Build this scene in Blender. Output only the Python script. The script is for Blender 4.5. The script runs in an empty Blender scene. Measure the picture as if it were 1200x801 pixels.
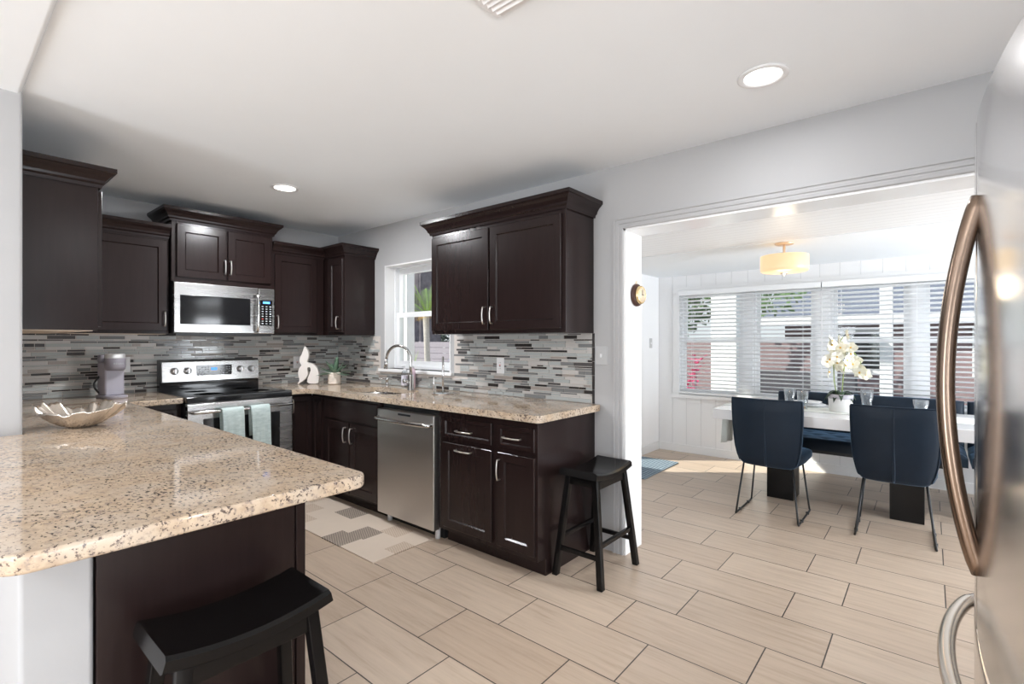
import bpy, bmesh, math, random
from mathutils import Vector, Matrix, noise
random.seed(11)
PI = math.pi
S = bpy.context.scene
COL = S.collection

# ------------------------------------------------------------------ camera, world, sun, exposure
cd = bpy.data.cameras.new('camera'); cam = bpy.data.objects.new('camera', cd); COL.objects.link(cam)
cam.location = (0, 0, 1.314)
cam.rotation_euler = (PI / 2, 0, math.radians(40.14 - 90))
cd.sensor_width = 36.0; cd.lens = 581.0 / 1200.0 * 36.0
cd.shift_y = -0.5 / 1200.0
cd.clip_start = 0.02
S.camera = cam
S.view_settings.view_transform = 'Standard'
S.view_settings.look = 'None'
S.view_settings.exposure = -0.04
S.view_settings.gamma = 1.0
S.view_settings.use_curve_mapping = False
SKY_STRENGTH = 1.0
SUN_STRENGTH = 8.0
CAN_POWER = 14.0
ROOM_FILL_POWER = 14.0
FILL_POWER = 130.0   # energy of the unseen area lights added to brighten the rooms
def fill_light(name, loc, aim, w, h, energy):
    l = bpy.data.lights.new(name, 'AREA'); l.shape = 'RECTANGLE'; l.size = w; l.size_y = h; l.energy = energy; l.color = (0.88, 0.94, 1.0)
    o = bpy.data.objects.new(name, l); COL.objects.link(o); o.location = loc
    o.rotation_euler = Vector(aim).to_track_quat('-Z', 'Z').to_euler()
fill_light('added_fill', (-4.1, -1.5, 0.85), (1, 0, 1.0), 2.5, 1.0, FILL_POWER)  # added fills behind the camera, tilted up to lift the ceiling
fill_light('added_fill', (-4.1, 2.1, 0.85), (1, 0, 1.0), 2.5, 1.0, FILL_POWER)
fill_light('added_fill', (-1.9, -4.1, 0.55), (0, 1, 1.0), 2.5, 1.0, FILL_POWER)
fill_light('added_fill', (1.3, -4.1, 0.55), (0, 1, 1.0), 2.1, 1.0, FILL_POWER)
fill_light('added_fill', (4.4, -3.1, 0.95), (0, 1, 0.25), 2.2, 1.7, FILL_POWER * 1.45)  # added fill out of view, brightens the dining room

W = bpy.data.worlds.new('world'); S.world = W; W.use_nodes = True
wn = W.node_tree.nodes; wl = W.node_tree.links
bg = wn['Background']
tc = wn.new('ShaderNodeTexCoord'); sx = wn.new('ShaderNodeSeparateXYZ'); cr = wn.new('ShaderNodeValToRGB')
wl.new(tc.outputs['Generated'], sx.inputs[0]); wl.new(sx.outputs['Z'], cr.inputs[0])
cr.color_ramp.elements[0].position = 0.0; cr.color_ramp.elements[0].color = (0.93, 0.96, 1.0, 1)
cr.color_ramp.elements[1].position = 0.7; cr.color_ramp.elements[1].color = (0.62, 0.78, 1.0, 1)
wl.new(cr.outputs[0], bg.inputs['Color'])
bg.inputs['Strength'].default_value = SKY_STRENGTH
sd = bpy.data.lights.new('sun', 'SUN'); sun = bpy.data.objects.new('sun', sd); COL.objects.link(sun)
sd.energy = SUN_STRENGTH; sd.angle = math.radians(0.6); sd.color = (1.0, 0.95, 0.87)
sun.rotation_euler = Vector((0.61 * 0.77, -0.79 * 0.77, -0.64)).to_track_quat('-Z', 'Y').to_euler()
sun.location = (0, 0, 8)
S.cycles.max_bounces = 10; S.cycles.diffuse_bounces = 6; S.cycles.glossy_bounces = 4
S.cycles.transparent_max_bounces = 16
S.cycles.sample_clamp_indirect = 6.0

# ------------------------------------------------------------------ material helpers
class N:
    def __init__(s, name):
        s.m = bpy.data.materials.new(name); s.m.use_nodes = True
        s.t = s.m.node_tree; s.b = s.t.nodes['Principled BSDF']
    def n(s, typ, **kw):
        x = s.t.nodes.new(typ)
        for k, v in kw.items():
            if k in x.inputs: x.inputs[k].default_value = v
            else: setattr(x, k, v)
        return x
    def l(s, a, b): s.t.links.new(a, b)
    def coord(s, sc=(1, 1, 1), loc=(0, 0, 0), rot=(0, 0, 0), out='Object'):
        c = s.n('ShaderNodeTexCoord'); m = s.n('ShaderNodeMapping')
        m.inputs['Scale'].default_value = sc; m.inputs['Location'].default_value = loc; m.inputs['Rotation'].default_value = rot
        s.l(c.outputs[out], m.inputs[0]); return m.outputs[0]
    def noise(s, v, scale=5, detail=3, rough=0.5):
        x = s.n('ShaderNodeTexNoise'); x.inputs['Scale'].default_value = scale
        x.inputs['Detail'].default_value = detail; x.inputs['Roughness'].default_value = rough
        s.l(v, x.inputs['Vector']); return x.outputs['Fac']
    def ramp(s, f, stops):
        r = s.n('ShaderNodeValToRGB'); e = r.color_ramp.elements
        while len(e) < len(stops): e.new(0.5)
        for k, (p, c) in enumerate(stops):
            e[k].position = p; e[k].color = (*c, 1) if len(c) == 3 else c
        s.l(f, r.inputs[0]); return r.outputs[0]
    def mix(s, f, a, b, mode='MIX'):
        x = s.n('ShaderNodeMix', data_type='RGBA', blend_type=mode)
        for sock, v in ((x.inputs[0], f), (x.inputs[6], a), (x.inputs[7], b)):
            if isinstance(v, (int, float)): sock.default_value = v
            elif isinstance(v, tuple): sock.default_value = (*v, 1)
            else: s.l(v, sock)
        return x.outputs[2]
    def bump(s, h, strength=0.2, dist=0.01):
        x = s.n('ShaderNodeBump'); x.inputs['Strength'].default_value = strength; x.inputs['Distance'].default_value = dist
        s.l(h, x.inputs['Height']); s.l(x.outputs[0], s.b.inputs['Normal']); return x
    def set(s, **kw):
        for k, v in kw.items():
            k = k.replace('_', ' ')
            if hasattr(v, 'is_linked') or isinstance(v, bpy.types.NodeSocket): s.l(v, s.b.inputs[k])
            elif isinstance(v, tuple): s.b.inputs[k].default_value = (*v, 1)
            else: s.b.inputs[k].default_value = v
        return s.m

def plain(name, col, rough=0.5, metal=0.0, var=0.06, scale=14, spec=0.5, bump=0.0, coat=0.0):
    a = N(name); v = a.coord()
    f = a.noise(v, scale, 3)
    c = a.mix(f, tuple(max(0, x * (1 - var)) for x in col), tuple(min(1, x * (1 + var)) for x in col))
    a.set(Base_Color=c, Roughness=rough, Metallic=metal)
    a.b.inputs['Specular IOR Level'].default_value = spec
    a.b.inputs['Coat Weight'].default_value = coat
    if bump: a.bump(a.noise(v, scale * 6, 2), bump, 0.004)
    return a.m

def emit(name, col, strength):
    a = N(name); a.set(Base_Color=col, Emission_Color=col, Emission_Strength=strength); return a.m

M = {}
M['wall'] = plain('wall_paint', (0.44, 0.437, 0.44), 0.75, 0, 0.01, 6, 0.2, 0.10)
M['wall_white'] = plain('white_wall_paint', (0.84, 0.84, 0.845), 0.6, 0, 0.01, 6, 0.3, 0.05)
M['ceiling'] = plain('ceiling_paint', (0.88, 0.910, 0.94), 0.85, 0, 0.01, 5, 0.1, 0.06)
M['trim'] = plain('white_trim_paint', (0.82, 0.82, 0.82), 0.35, 0, 0.01, 6, 0.4)
M['gloss_white'] = plain('glossy_white_paint', (0.84, 0.84, 0.84), 0.22, 0, 0.01, 6, 0.5)
M['vinyl'] = plain('white_vinyl', (0.85, 0.86, 0.87), 0.35, 0, 0.01)
M['plastic_white'] = plain('white_plastic', (0.82, 0.82, 0.83), 0.3, 0, 0.01)
M['wall_plate'] = plain('painted_switch_plate', (0.50, 0.50, 0.50), 0.4, 0, 0.01)
M['black_lacquer'] = plain('black_lacquer', (0.005, 0.0045, 0.0045), 0.2, 0, 0.1, 20, 0.24)
M['black_metal'] = plain('black_metal', (0.014, 0.014, 0.015), 0.4, 0.3, 0.1)
M['black_gloss'] = plain('black_gloss_glass', (0.010, 0.010, 0.011), 0.08, 0, 0.05)
M['black_plastic'] = plain('black_plastic', (0.015, 0.015, 0.016), 0.35, 0, 0.05)
M['nickel'] = plain('brushed_nickel', (0.72, 0.68, 0.63), 0.28, 1.0, 0.03, 40)
M['ceramic'] = plain('matte_ceramic', (0.80, 0.75, 0.71), 0.55, 0, 0.02)
M['ceramic_pot'] = plain('cream_ceramic', (0.78, 0.70, 0.62), 0.6, 0, 0.04)
M['agave'] = plain('agave_leaf', (0.15, 0.25, 0.17), 0.55, 0, 0.35, 30)
M['grey_machine'] = plain('lavender_grey_plastic', (0.36, 0.34, 0.39), 0.42, 0, 0.03)
M['grey_dark_machine'] = plain('warm_grey_plastic', (0.24, 0.22, 0.25), 0.4, 0, 0.03)
M['beige_ply'] = plain('beige_plywood', (0.62, 0.50, 0.40), 0.6, 0, 0.1)
M['red'] = plain('red_plastic', (0.55, 0.04, 0.03), 0.4)
M['lens'] = emit('lamp_lens', (1.0, 0.97, 0.92), 6.0)
_a = N('lit_glass_shade'); M['shade'] = _a.set(Base_Color=(0.45, 0.38, 0.27), Emission_Color=(1.0, 0.66, 0.33), Emission_Strength=0.72, Roughness=0.3)
M['blue_led'] = emit('blue_display', (0.10, 0.35, 1.0), 1.2)
M['legend'] = plain('pale_legend', (0.55, 0.56, 0.58), 0.5)
M['brass'] = plain('brass', (0.80, 0.60, 0.32), 0.25, 1.0, 0.05)
M['clock_face'] = plain('ivory_dial', (0.75, 0.62, 0.45), 0.35)
M['clock_wood'] = plain('dark_mahogany', (0.05, 0.016, 0.010), 0.3, 0, 0.3)
M['warm_metal'] = plain('champagne_metal', (0.78, 0.60, 0.44), 0.3, 0.5, 0.03)
M['petal'] = plain('orchid_petal', (0.86, 0.84, 0.72), 0.6, 0, 0.06)
M['leaf'] = plain('dark_leaf', (0.025, 0.055, 0.025), 0.4, 0, 0.3)
M['stem'] = plain('green_stem', (0.25, 0.32, 0.09), 0.5, 0, 0.2)
M['pot_white'] = plain('white_glazed_pot', (0.78, 0.77, 0.76), 0.4)
M['pot_grey'] = plain('lilac_grey_glaze', (0.42, 0.40, 0.44), 0.4)
M['plate'] = plain('white_porcelain', (0.80, 0.80, 0.81), 0.2)
M['stucco'] = plain('white_stucco', (0.80, 0.80, 0.80), 0.9, 0, 0.05, 30, 0.1, 0.6)
M['mauve'] = plain('mauve_block_wall', (0.27, 0.195, 0.20), 0.9, 0, 0.10, 3, 0.1, 0.3)
M['roof'] = plain('grey_roof', (0.14, 0.155, 0.20), 0.9, 0, 0.2, 20, 0.1)
M['grey_weave'] = plain('charcoal_wicker', (0.07, 0.065, 0.075), 0.8, 0, 0.3, 60)
M['bark'] = plain('grey_bark', (0.20, 0.18, 0.20), 0.95, 0, 0.55, 6, 0.1, 1.0)
M['palm_bark'] = plain('pale_palm_bark', (0.52, 0.48, 0.45), 0.95, 0, 0.3, 30, 0.1, 0.6)
M['frond'] = plain('palm_frond', (0.22, 0.36, 0.07), 0.6, 0, 0.3, 3)
M['frond_yellow'] = plain('yellow_palm_frond', (0.70, 0.42, 0.05), 0.6, 0, 0.3, 3)
M['foliage'] = plain('outdoor_foliage', (0.09, 0.16, 0.06), 0.7, 0, 0.5, 4)
M['foliage_dark'] = plain('dark_foliage', (0.05, 0.07, 0.06), 0.8, 0, 0.5, 4)
M['pink_leaf'] = plain('pink_ti_leaf', (0.55, 0.06, 0.16), 0.5, 0, 0.5, 8)
M['lawn'] = plain('patio_ground', (0.42, 0.40, 0.37), 0.95, 0, 0.1, 2)
M['soap'] = plain('white_label', (0.72, 0.70, 0.78), 0.4)
M['purple'] = plain('purple_label', (0.30, 0.25, 0.62), 0.4)
M['pinklabel'] = plain('pink_label', (0.75, 0.58, 0.66), 0.4)
M['runner'] = plain('pale_sage_linen', (0.70, 0.73, 0.70), 0.9, 0, 0.05, 40)
M['table_white'] = plain('gloss_white_lacquer', (0.74, 0.74, 0.75), 0.12, 0, 0.01)
M['fence'] = plain('mauve_grey_boards', (0.30, 0.27, 0.31), 0.8, 0, 0.12, 3)

def mat_steel(name, col=(0.52, 0.51, 0.50), rough=0.27, axis=2, aniso=0.5):
    a = N(name)
    sc = [1.5, 1.5, 1.5]
    for k in range(3):
        if k != axis: sc[k] = 40
    f = a.noise(a.coord(tuple(sc)), 1.0, 2)
    a.set(Base_Color=a.mix(f, tuple(c * 0.985 for c in col), tuple(min(1, c * 1.015) for c in col)), Metallic=1.0)
    r = a.n('ShaderNodeMapRange'); a.l(f, r.inputs[0]); r.inputs[3].default_value = rough * 0.92; r.inputs[4].default_value = rough * 1.08
    a.l(r.outputs[0], a.b.inputs['Roughness'])
    return a.m
M['steel'] = mat_steel('brushed_steel', axis=0)
M['steel_v'] = mat_steel('brushed_steel_upright', axis=2, rough=0.30)
M['steel_dw'] = mat_steel('brushed_steel_dishwasher', col=(0.62, 0.60, 0.58), axis=0, rough=0.38)
M['fridge_steel'] = mat_steel('fridge_steel', col=(0.76, 0.75, 0.75), axis=0, rough=0.16)
M['handle_steel'] = mat_steel('fridge_handle_steel', col=(0.26, 0.19, 0.145), axis=2, rough=0.25)
M['silver'] = plain('silver_plastic', (0.80, 0.80, 0.80), 0.32, 0.6, 0.01)
M['chrome'] = plain('satin_chrome', (0.66, 0.65, 0.64), 0.18, 1.0, 0.02)

def mat_espresso():
    a = N('espresso_wood')
    v = a.coord((16, 16, 1.6))
    f = a.noise(v, 3.0, 4, 0.6)
    c = a.ramp(f, [(0.3, (0.0155, 0.0088, 0.0082)), (0.7, (0.019, 0.0108, 0.0102))])
    a.set(Base_Color=c, Roughness=0.24)
    a.b.inputs['Specular IOR Level'].default_value = 0.26
    a.b.inputs['Coat Weight'].default_value = 0.06; a.b.inputs['Coat Roughness'].default_value = 0.22
    return a.m
M['espresso'] = mat_espresso()

def mat_floor():
    a = N('travertine_plank_tile')
    c = a.n('ShaderNodeTexCoord'); sp = a.n('ShaderNodeSeparateXYZ'); a.l(c.outputs['Object'], sp.inputs[0])
    cx = a.n('ShaderNodeCombineXYZ')
    ax = a.n('ShaderNodeMath', operation='ADD'); a.l(sp.outputs['Y'], ax.inputs[0]); ax.inputs[1].default_value = 11.665
    ay = a.n('ShaderNodeMath', operation='ADD'); a.l(sp.outputs['X'], ay.inputs[0]); ay.inputs[1].default_value = 4.697
    a.l(ax.outputs[0], cx.inputs[0]); a.l(ay.outputs[0], cx.inputs[1])
    b = a.n('ShaderNodeTexBrick'); b.offset = 0.658; b.offset_frequency = 2; b.squash = 1.0
    a.l(cx.outputs[0], b.inputs['Vector'])
    b.inputs['Scale'].default_value = 1.0; b.inputs['Brick Width'].default_value = 0.60; b.inputs['Row Height'].default_value = 0.3056
    b.inputs['Mortar Size'].default_value = 0.0028; b.inputs['Mortar Smooth'].default_value = 0.1; b.inputs['Bias'].default_value = 0.0
    b.inputs['Color1'].default_value = (0, 0, 0, 1); b.inputs['Color2'].default_value = (1, 1, 1, 1); b.inputs['Mortar'].default_value = (0.5, 0.5, 0.5, 1)
    tone = a.mix(b.outputs['Color'], (0.475, 0.368, 0.280), (0.560, 0.448, 0.350))
    # each tile its own veins: shift the noise by the tile's tone
    sh = a.n('ShaderNodeVectorMath', operation='SCALE'); a.l(b.outputs['Color'], sh.inputs[0]); sh.inputs['Scale'].default_value = 7.0
    mp = a.coord((24, 1.7, 1))
    ad = a.n('ShaderNodeVectorMath', operation='ADD'); a.l(mp, ad.inputs[0]); a.l(sh.outputs[0], ad.inputs[1])
    nz = a.n('ShaderNodeTexNoise'); nz.inputs['Scale'].default_value = 1.6; nz.inputs['Detail'].default_value = 6; nz.inputs['Roughness'].default_value = 0.62
    nz.inputs['Distortion'].default_value = 0.25
    a.l(ad.outputs[0], nz.inputs['Vector'])
    vein = a.ramp(nz.outputs['Fac'], [(0.30, (0.84, 0.81, 0.78)), (0.48, (0.98, 0.98, 0.98)), (0.68, (1.07, 1.07, 1.07))])
    col = a.mix(1.0, tone, vein, 'MULTIPLY')
    col = a.mix(b.outputs['Fac'], col, (0.055, 0.045, 0.038))
    a.set(Base_Color=col, Roughness=0.33)
    a.b.inputs['Specular IOR Level'].default_value = 0.45
    inv = a.n('ShaderNodeMath', operation='SUBTRACT'); inv.inputs[0].default_value = 1.0; a.l(b.outputs['Fac'], inv.inputs[1])
    a.bump(inv.outputs[0], 0.35, 0.002)
    return a.m
M['floor'] = mat_floor()

def mat_granite():
    a = N('beige_granite')
    v = a.coord((1, 1, 1))
    vs = a.coord((1.0, 0.62, 1.0), rot=(0, 0, 0.5))
    big = a.noise(v, 9, 3); mid = a.noise(v, 34, 4, 0.6); sp1 = a.noise(vs, 105, 3, 0.6); sp2 = a.noise(vs, 60, 4, 0.7); zone = a.noise(v, 5.5, 2)
    base = a.mix(a.ramp(mid, [(0.35, (0, 0, 0)), (0.65, (1, 1, 1))]), (0.44, 0.330, 0.235), (0.60, 0.470, 0.340))
    base = a.mix(a.ramp(big, [(0.42, (0, 0, 0)), (0.62, (0.8, 0.8, 0.8))]), base, (0.55, 0.455, 0.36))
    grey = a.ramp(sp2, [(0.545, (0, 0, 0)), (0.66, (0.75, 0.75, 0.75))])
    base = a.mix(grey, base, (0.24, 0.195, 0.175))
    ad = a.n('ShaderNodeMath', operation='ADD'); a.l(sp1, ad.inputs[0])
    mm = a.n('ShaderNodeMath', operation='MULTIPLY'); a.l(zone, mm.inputs[0]); mm.inputs[1].default_value = 0.22; a.l(mm.outputs[0], ad.inputs[1])
    dark = a.ramp(ad.outputs[0], [(0.672, (0, 0, 0)), (0.74, (0.9, 0.9, 0.9))])
    base = a.mix(dark, base, (0.075, 0.055, 0.052))
    a.set(Base_Color=base, Roughness=0.06)
    a.b.inputs['Specular IOR Level'].default_value = 0.55
    return a.m
M['granite'] = mat_granite()

def mat_velvet():
    a = N('navy_velvet')
    f = a.noise(a.coord(), 7, 3)
    a.set(Base_Color=a.mix(f, (0.003, 0.008, 0.016), (0.008, 0.018, 0.034)), Roughness=0.50)
    a.b.inputs['Sheen Weight'].default_value = 0.38; a.b.inputs['Sheen Roughness'].default_value = 0.35
    a.b.inputs['Sheen Tint'].default_value = (0.28, 0.50, 0.78, 1)
    a.b.inputs['Specular IOR Level'].default_value = 0.25
    return a.m
M['velvet'] = mat_velvet()

def mat_towel():
    a = N('mint_waffle_cotton')
    f = a.noise(a.coord((25, 25, 85)), 1.0, 3)
    a.set(Base_Color=a.mix(f, (0.34, 0.44, 0.43), (0.68, 0.76, 0.745)), Roughness=0.95)
    a.b.inputs['Specular IOR Level'].default_value = 0.1
    a.bump(f, 0.5, 0.004); return a.m
M['towel'] = mat_towel()

def mat_rug():
    a = N('blue_ribbed_mat')
    v = a.coord()
    w = a.n('ShaderNodeTexWave'); w.inputs['Scale'].default_value = 9; w.inputs['Distortion'].default_value = 2.5; w.inputs['Detail'].default_value = 1
    w.bands_direction = 'Y'; a.l(v, w.inputs['Vector'])
    c = a.mix(w.outputs['Fac'], (0.085, 0.125, 0.165), (0.26, 0.32, 0.365))
    a.set(Base_Color=c, Roughness=0.95); a.bump(w.outputs['Fac'], 0.5, 0.005); return a.m
M['rug'] = mat_rug()

def mat_hatch(name, c0, c1):
    a = N(name)
    b = a.n('ShaderNodeTexBrick'); b.offset = 0.5
    a.l(a.coord(), b.inputs['Vector'])
    b.inputs['Scale'].default_value = 1.0; b.inputs['Brick Width'].default_value = 0.016; b.inputs['Row Height'].default_value = 0.016
    b.inputs['Mortar Size'].default_value = 0.0042
    for k in ('Color1', 'Color2'): b.inputs[k].default_value = (*c0, 1)
    b.inputs['Mortar'].default_value = (*c1, 1)
    a.set(Base_Color=b.outputs['Color'], Roughness=0.8); return a.m
M['mat_plain'] = plain('cream_vinyl_mat', (0.60, 0.50, 0.41), 0.7, 0, 0.03)
M['mat_hatch'] = mat_hatch('taupe_hatched_mat', (0.48, 0.40, 0.33), (0.20, 0.16, 0.13))
M['mat_fine'] = mat_hatch('cream_hatched_mat', (0.62, 0.51, 0.41), (0.46, 0.36, 0.28))

def mat_pane():
    a = N('window_glass')
    t = a.n('ShaderNodeBsdfTransparent'); g = a.n('ShaderNodeBsdfGlossy'); g.inputs['Roughness'].default_value = 0.0
    lw = a.n('ShaderNodeLayerWeight'); lw.inputs['Blend'].default_value = 0.5
    pw = a.n('ShaderNodeMath', operation='POWER'); a.l(lw.outputs['Facing'], pw.inputs[0]); pw.inputs[1].default_value = 4.0
    fr = a.n('ShaderNodeMath', operation='MULTIPLY_ADD'); a.l(pw.outputs[0], fr.inputs[0]); fr.inputs[1].default_value = 0.4; fr.inputs[2].default_value = 0.02
    mx = a.n('ShaderNodeMixShader'); a.l(fr.outputs[0], mx.inputs[0]); a.l(t.outputs[0], mx.inputs[1]); a.l(g.outputs[0], mx.inputs[2])
    a.l(mx.outputs[0], a.t.nodes['Material Output'].inputs['Surface'])
    t.inputs['Color'].default_value = (0.96, 0.98, 0.97, 1)
    return a.m
M['pane'] = mat_pane()

def mat_tumbler():
    a = N('drinking_glass')
    t = a.n('ShaderNodeBsdfTransparent'); g = a.n('ShaderNodeBsdfGlossy'); g.inputs['Roughness'].default_value = 0.03
    lw = a.n('ShaderNodeLayerWeight'); lw.inputs['Blend'].default_value = 0.35
    mx = a.n('ShaderNodeMixShader'); a.l(lw.outputs['Facing'], mx.inputs[0]); a.l(t.outputs[0], mx.inputs[1]); a.l(g.outputs[0], mx.inputs[2])
    a.l(mx.outputs[0], a.t.nodes['Material Output'].inputs['Surface'])
    t.inputs['Color'].default_value = (0.90, 0.93, 0.95, 1)
    return a.m
M['tumbler'] = mat_tumbler()

def mat_bowl():
    a = N('champagne_cast_metal')
    f = a.noise(a.coord(), 22, 4)
    a.set(Base_Color=a.mix(f, (0.62, 0.55, 0.47), (0.82, 0.75, 0.67)), Metallic=0.9, Roughness=0.27)
    a.bump(f, 0.15, 0.006); return a.m
M['bowl'] = mat_bowl()

def mat_siding():
    a = N('white_board_siding')
    v = a.coord()
    sp = a.n('ShaderNodeSeparateXYZ'); a.l(v, sp.inputs[0])
    m = a.n('ShaderNodeMath', operation='MULTIPLY'); a.l(sp.outputs['Y'], m.inputs[0]); m.inputs[1].default_value = 1 / 0.17
    fr = a.n('ShaderNodeMath', operation='FRACT'); a.l(m.outputs[0], fr.inputs[0])
    g = a.ramp(fr.outputs[0], [(0.0, (0, 0, 0)), (0.035, (1, 1, 1))])
    a.set(Base_Color=a.mix(g, (0.50, 0.50, 0.50), (0.83, 0.83, 0.835)), Roughness=0.5)
    a.bump(g, 0.6, 0.005); return a.m
M['siding'] = mat_siding()
def mat_bead():
    a = N('beadboard_ceiling')
    v = a.coord()
    sp = a.n('ShaderNodeSeparateXYZ'); a.l(v, sp.inputs[0])
    m = a.n('ShaderNodeMath', operation='MULTIPLY'); a.l(sp.outputs['X'], m.inputs[0]); m.inputs[1].default_value = 1 / 0.09
    fr = a.n('ShaderNodeMath', operation='FRACT'); a.l(m.outputs[0], fr.inputs[0])
    g = a.ramp(fr.outputs[0], [(0.0, (0, 0, 0)), (0.10, (1, 1, 1))])
    a.set(Base_Color=a.mix(g, (0.66, 0.66, 0.66), (0.88, 0.88, 0.88)), Roughness=0.42)
    a.bump(g, 0.4, 0.004); return a.m
M['bead'] = mat_bead()

TILE = []
for nm, c, r in (('pale_grey_glass', (0.42, 0.44, 0.435), 0.10), ('white_stone', (0.52, 0.50, 0.48), 0.35), ('mid_grey_glass', (0.20, 0.205, 0.205), 0.14),
                 ('charcoal_glass', (0.035, 0.031, 0.030), 0.14), ('taupe_stone', (0.34, 0.30, 0.27), 0.35), ('slate_glass', (0.085, 0.080, 0.080), 0.14)):
    TILE.append(plain('tile_' + nm, c, r, 0, 0.05, 8))
M['grout'] = plain('pale_grout', (0.60, 0.55, 0.51), 0.9)

# ------------------------------------------------------------------ mesh builder
class MB:
    def __init__(s): s.v = []; s.f = []; s.mi = []; s.sm = []
    def add(s, vs, fs, mi=0, smooth=False, mat=None):
        o = len(s.v)
        if mat is not None: vs = [tuple(mat @ Vector(p)) for p in vs]
        s.v += [tuple(p) for p in vs]
        for f in fs: s.f.append(tuple(i + o for i in f)); s.mi.append(mi); s.sm.append(smooth)
        return s
    def box(s, x0, x1, y0, y1, z0, z1, mi=0, mat=None):
        vs = [(x0, y0, z0), (x1, y0, z0), (x1, y1, z0), (x0, y1, z0), (x0, y0, z1), (x1, y0, z1), (x1, y1, z1), (x0, y1, z1)]
        fs = [(0, 3, 2, 1), (4, 5, 6, 7), (0, 1, 5, 4), (1, 2, 6, 5), (2, 3, 7, 6), (3, 0, 4, 7)]
        return s.add(vs, fs, mi, False, mat)
    def lathe(s, prof, c=(0, 0, 0), n=28, mi=0, sx=1, sy=1, mat=None, smooth=True, axis='z'):
        vs = []; fs = []
        for r, z in prof:
            for k in range(n):
                a = 2 * PI * k / n
                p = (r * math.cos(a) * sx, r * math.sin(a) * sy, z)
                if axis == 'y': p = (p[0], z, p[1])
                if axis == 'x': p = (z, p[0], p[1])
                vs.append((c[0] + p[0], c[1] + p[1], c[2] + p[2]))
        for i in range(len(prof) - 1):
            for k in range(n):
                k2 = (k + 1) % n
                fs.append((i * n + k, i * n + k2, (i + 1) * n + k2, (i + 1) * n + k))
        if prof[0][0] > 1e-5: fs.append(tuple(range(n))[::-1])
        if prof[-1][0] > 1e-5: fs.append(tuple((len(prof) - 1) * n + k for k in range(n)))
        return s.add(vs, fs, mi, smooth, mat)
    def cyl(s, c, r, h, n=24, mi=0, axis='z', mat=None, bev=0.0):
        b = bev
        prof = [(r - b, 0), (r, b), (r, h - b), (r - b, h)] if b else [(r, 0), (r, h)]
        return s.lathe(prof, c, n, mi, axis=axis, mat=mat, smooth=True)
    def tube(s, pts, r, n=10, mi=0, closed=False, flat=1.0, mat=None, up=None):
        P = [Vector(p) for p in pts]; R = r if isinstance(r, (list, tuple)) else [r] * len(P)
        vs = []; fs = []; prev = None; L = len(P)
        for i in range(L):
            if closed: t = P[(i + 1) % L] - P[i - 1]
            else: t = P[min(i + 1, L - 1)] - P[max(i - 1, 0)]
            t.normalize()
            if prev is None:
                u = Vector(up) if up else (Vector((0, 0, 1)) if abs(t.z) < 0.9 else Vector((1, 0, 0)))
            else: u = prev
            u = (u - t * u.dot(t)); u.normalize(); prev = u
            w = t.cross(u)
            for k in range(n):
                a = 2 * PI * k / n
                vs.append(P[i] + u * (R[i] * math.cos(a)) + w * (R[i] * flat * math.sin(a)))
        for i in range(L if closed else L - 1):
            j = (i + 1) % L
            for k in range(n):
                k2 = (k + 1) % n
                fs.append((i * n + k, i * n + k2, j * n + k2, j * n + k))
        if not closed: fs += [tuple(range(n))[::-1], tuple((L - 1) * n + k for k in range(n))]
        return s.add(vs, fs, mi, True, mat)
    def prism(s, poly, z0, z1, mi=0, mat=None):
        n = len(poly); vs = [(x, y, z0) for x, y in poly] + [(x, y, z1) for x, y in poly]
        fs = [tuple(range(n))[::-1], tuple(range(n, 2 * n))] + [(i, (i + 1) % n, n + (i + 1) % n, n + i) for i in range(n)]
        return s.add(vs, fs, mi, False, mat)
    def loft(s, rings, mi=0, smooth=True, cap=True):
        n = len(rings[0]); vs = [p for r in rings for p in r]; fs = []
        for i in range(len(rings) - 1):
            for k in range(n):
                k2 = (k + 1) % n
                fs.append((i * n + k, i * n + k2, (i + 1) * n + k2, (i + 1) * n + k))
        if cap: fs += [tuple(range(n))[::-1], tuple((len(rings) - 1) * n + k for k in range(n))]
        return s.add(vs, fs, mi, smooth)
    def sweep(s, path, prof, mi=0):
        """profile (out, z) along an open 2-D path; out is to the right of the walking direction"""
        P = [Vector(p) for p in path]; L = len(P); n = len(prof); vs = []
        for i in range(L):
            ns = []
            if i > 0: d = (P[i] - P[i - 1]).normalized(); ns.append(Vector((d.y, -d.x)))
            if i < L - 1: d = (P[i + 1] - P[i]).normalized(); ns.append(Vector((d.y, -d.x)))
            if len(ns) == 2:
                m = ns[0] + ns[1]; m = m * (2.0 / m.length_squared) if m.length > 1e-6 else ns[0]
            else: m = ns[0]
            for o, z in prof: vs.append((P[i].x + m.x * o, P[i].y + m.y * o, z))
        fs = []
        for i in range(L - 1):
            for k in range(n):
                k2 = (k + 1) % n
                fs.append((i * n + k, (i + 1) * n + k, (i + 1) * n + k2, i * n + k2))
        fs += [tuple(range(n)), tuple((L - 1) * n + k for k in range(n))[::-1]]
        return s.add(vs, fs, mi)
    def mesh(s, name, mats, fix=True):
        me = bpy.data.meshes.new(name); me.from_pydata(s.v, [], s.f)
        for m in (mats if isinstance(mats, (list, tuple)) else [mats]): me.materials.append(m)
        for i, p in enumerate(me.polygons): p.material_index = s.mi[i]; p.use_smooth = s.sm[i]
        if fix:
            b = bmesh.new(); b.from_mesh(me); bmesh.ops.recalc_face_normals(b, faces=b.faces); b.to_mesh(me); b.free()
        me.update(); return me
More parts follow.
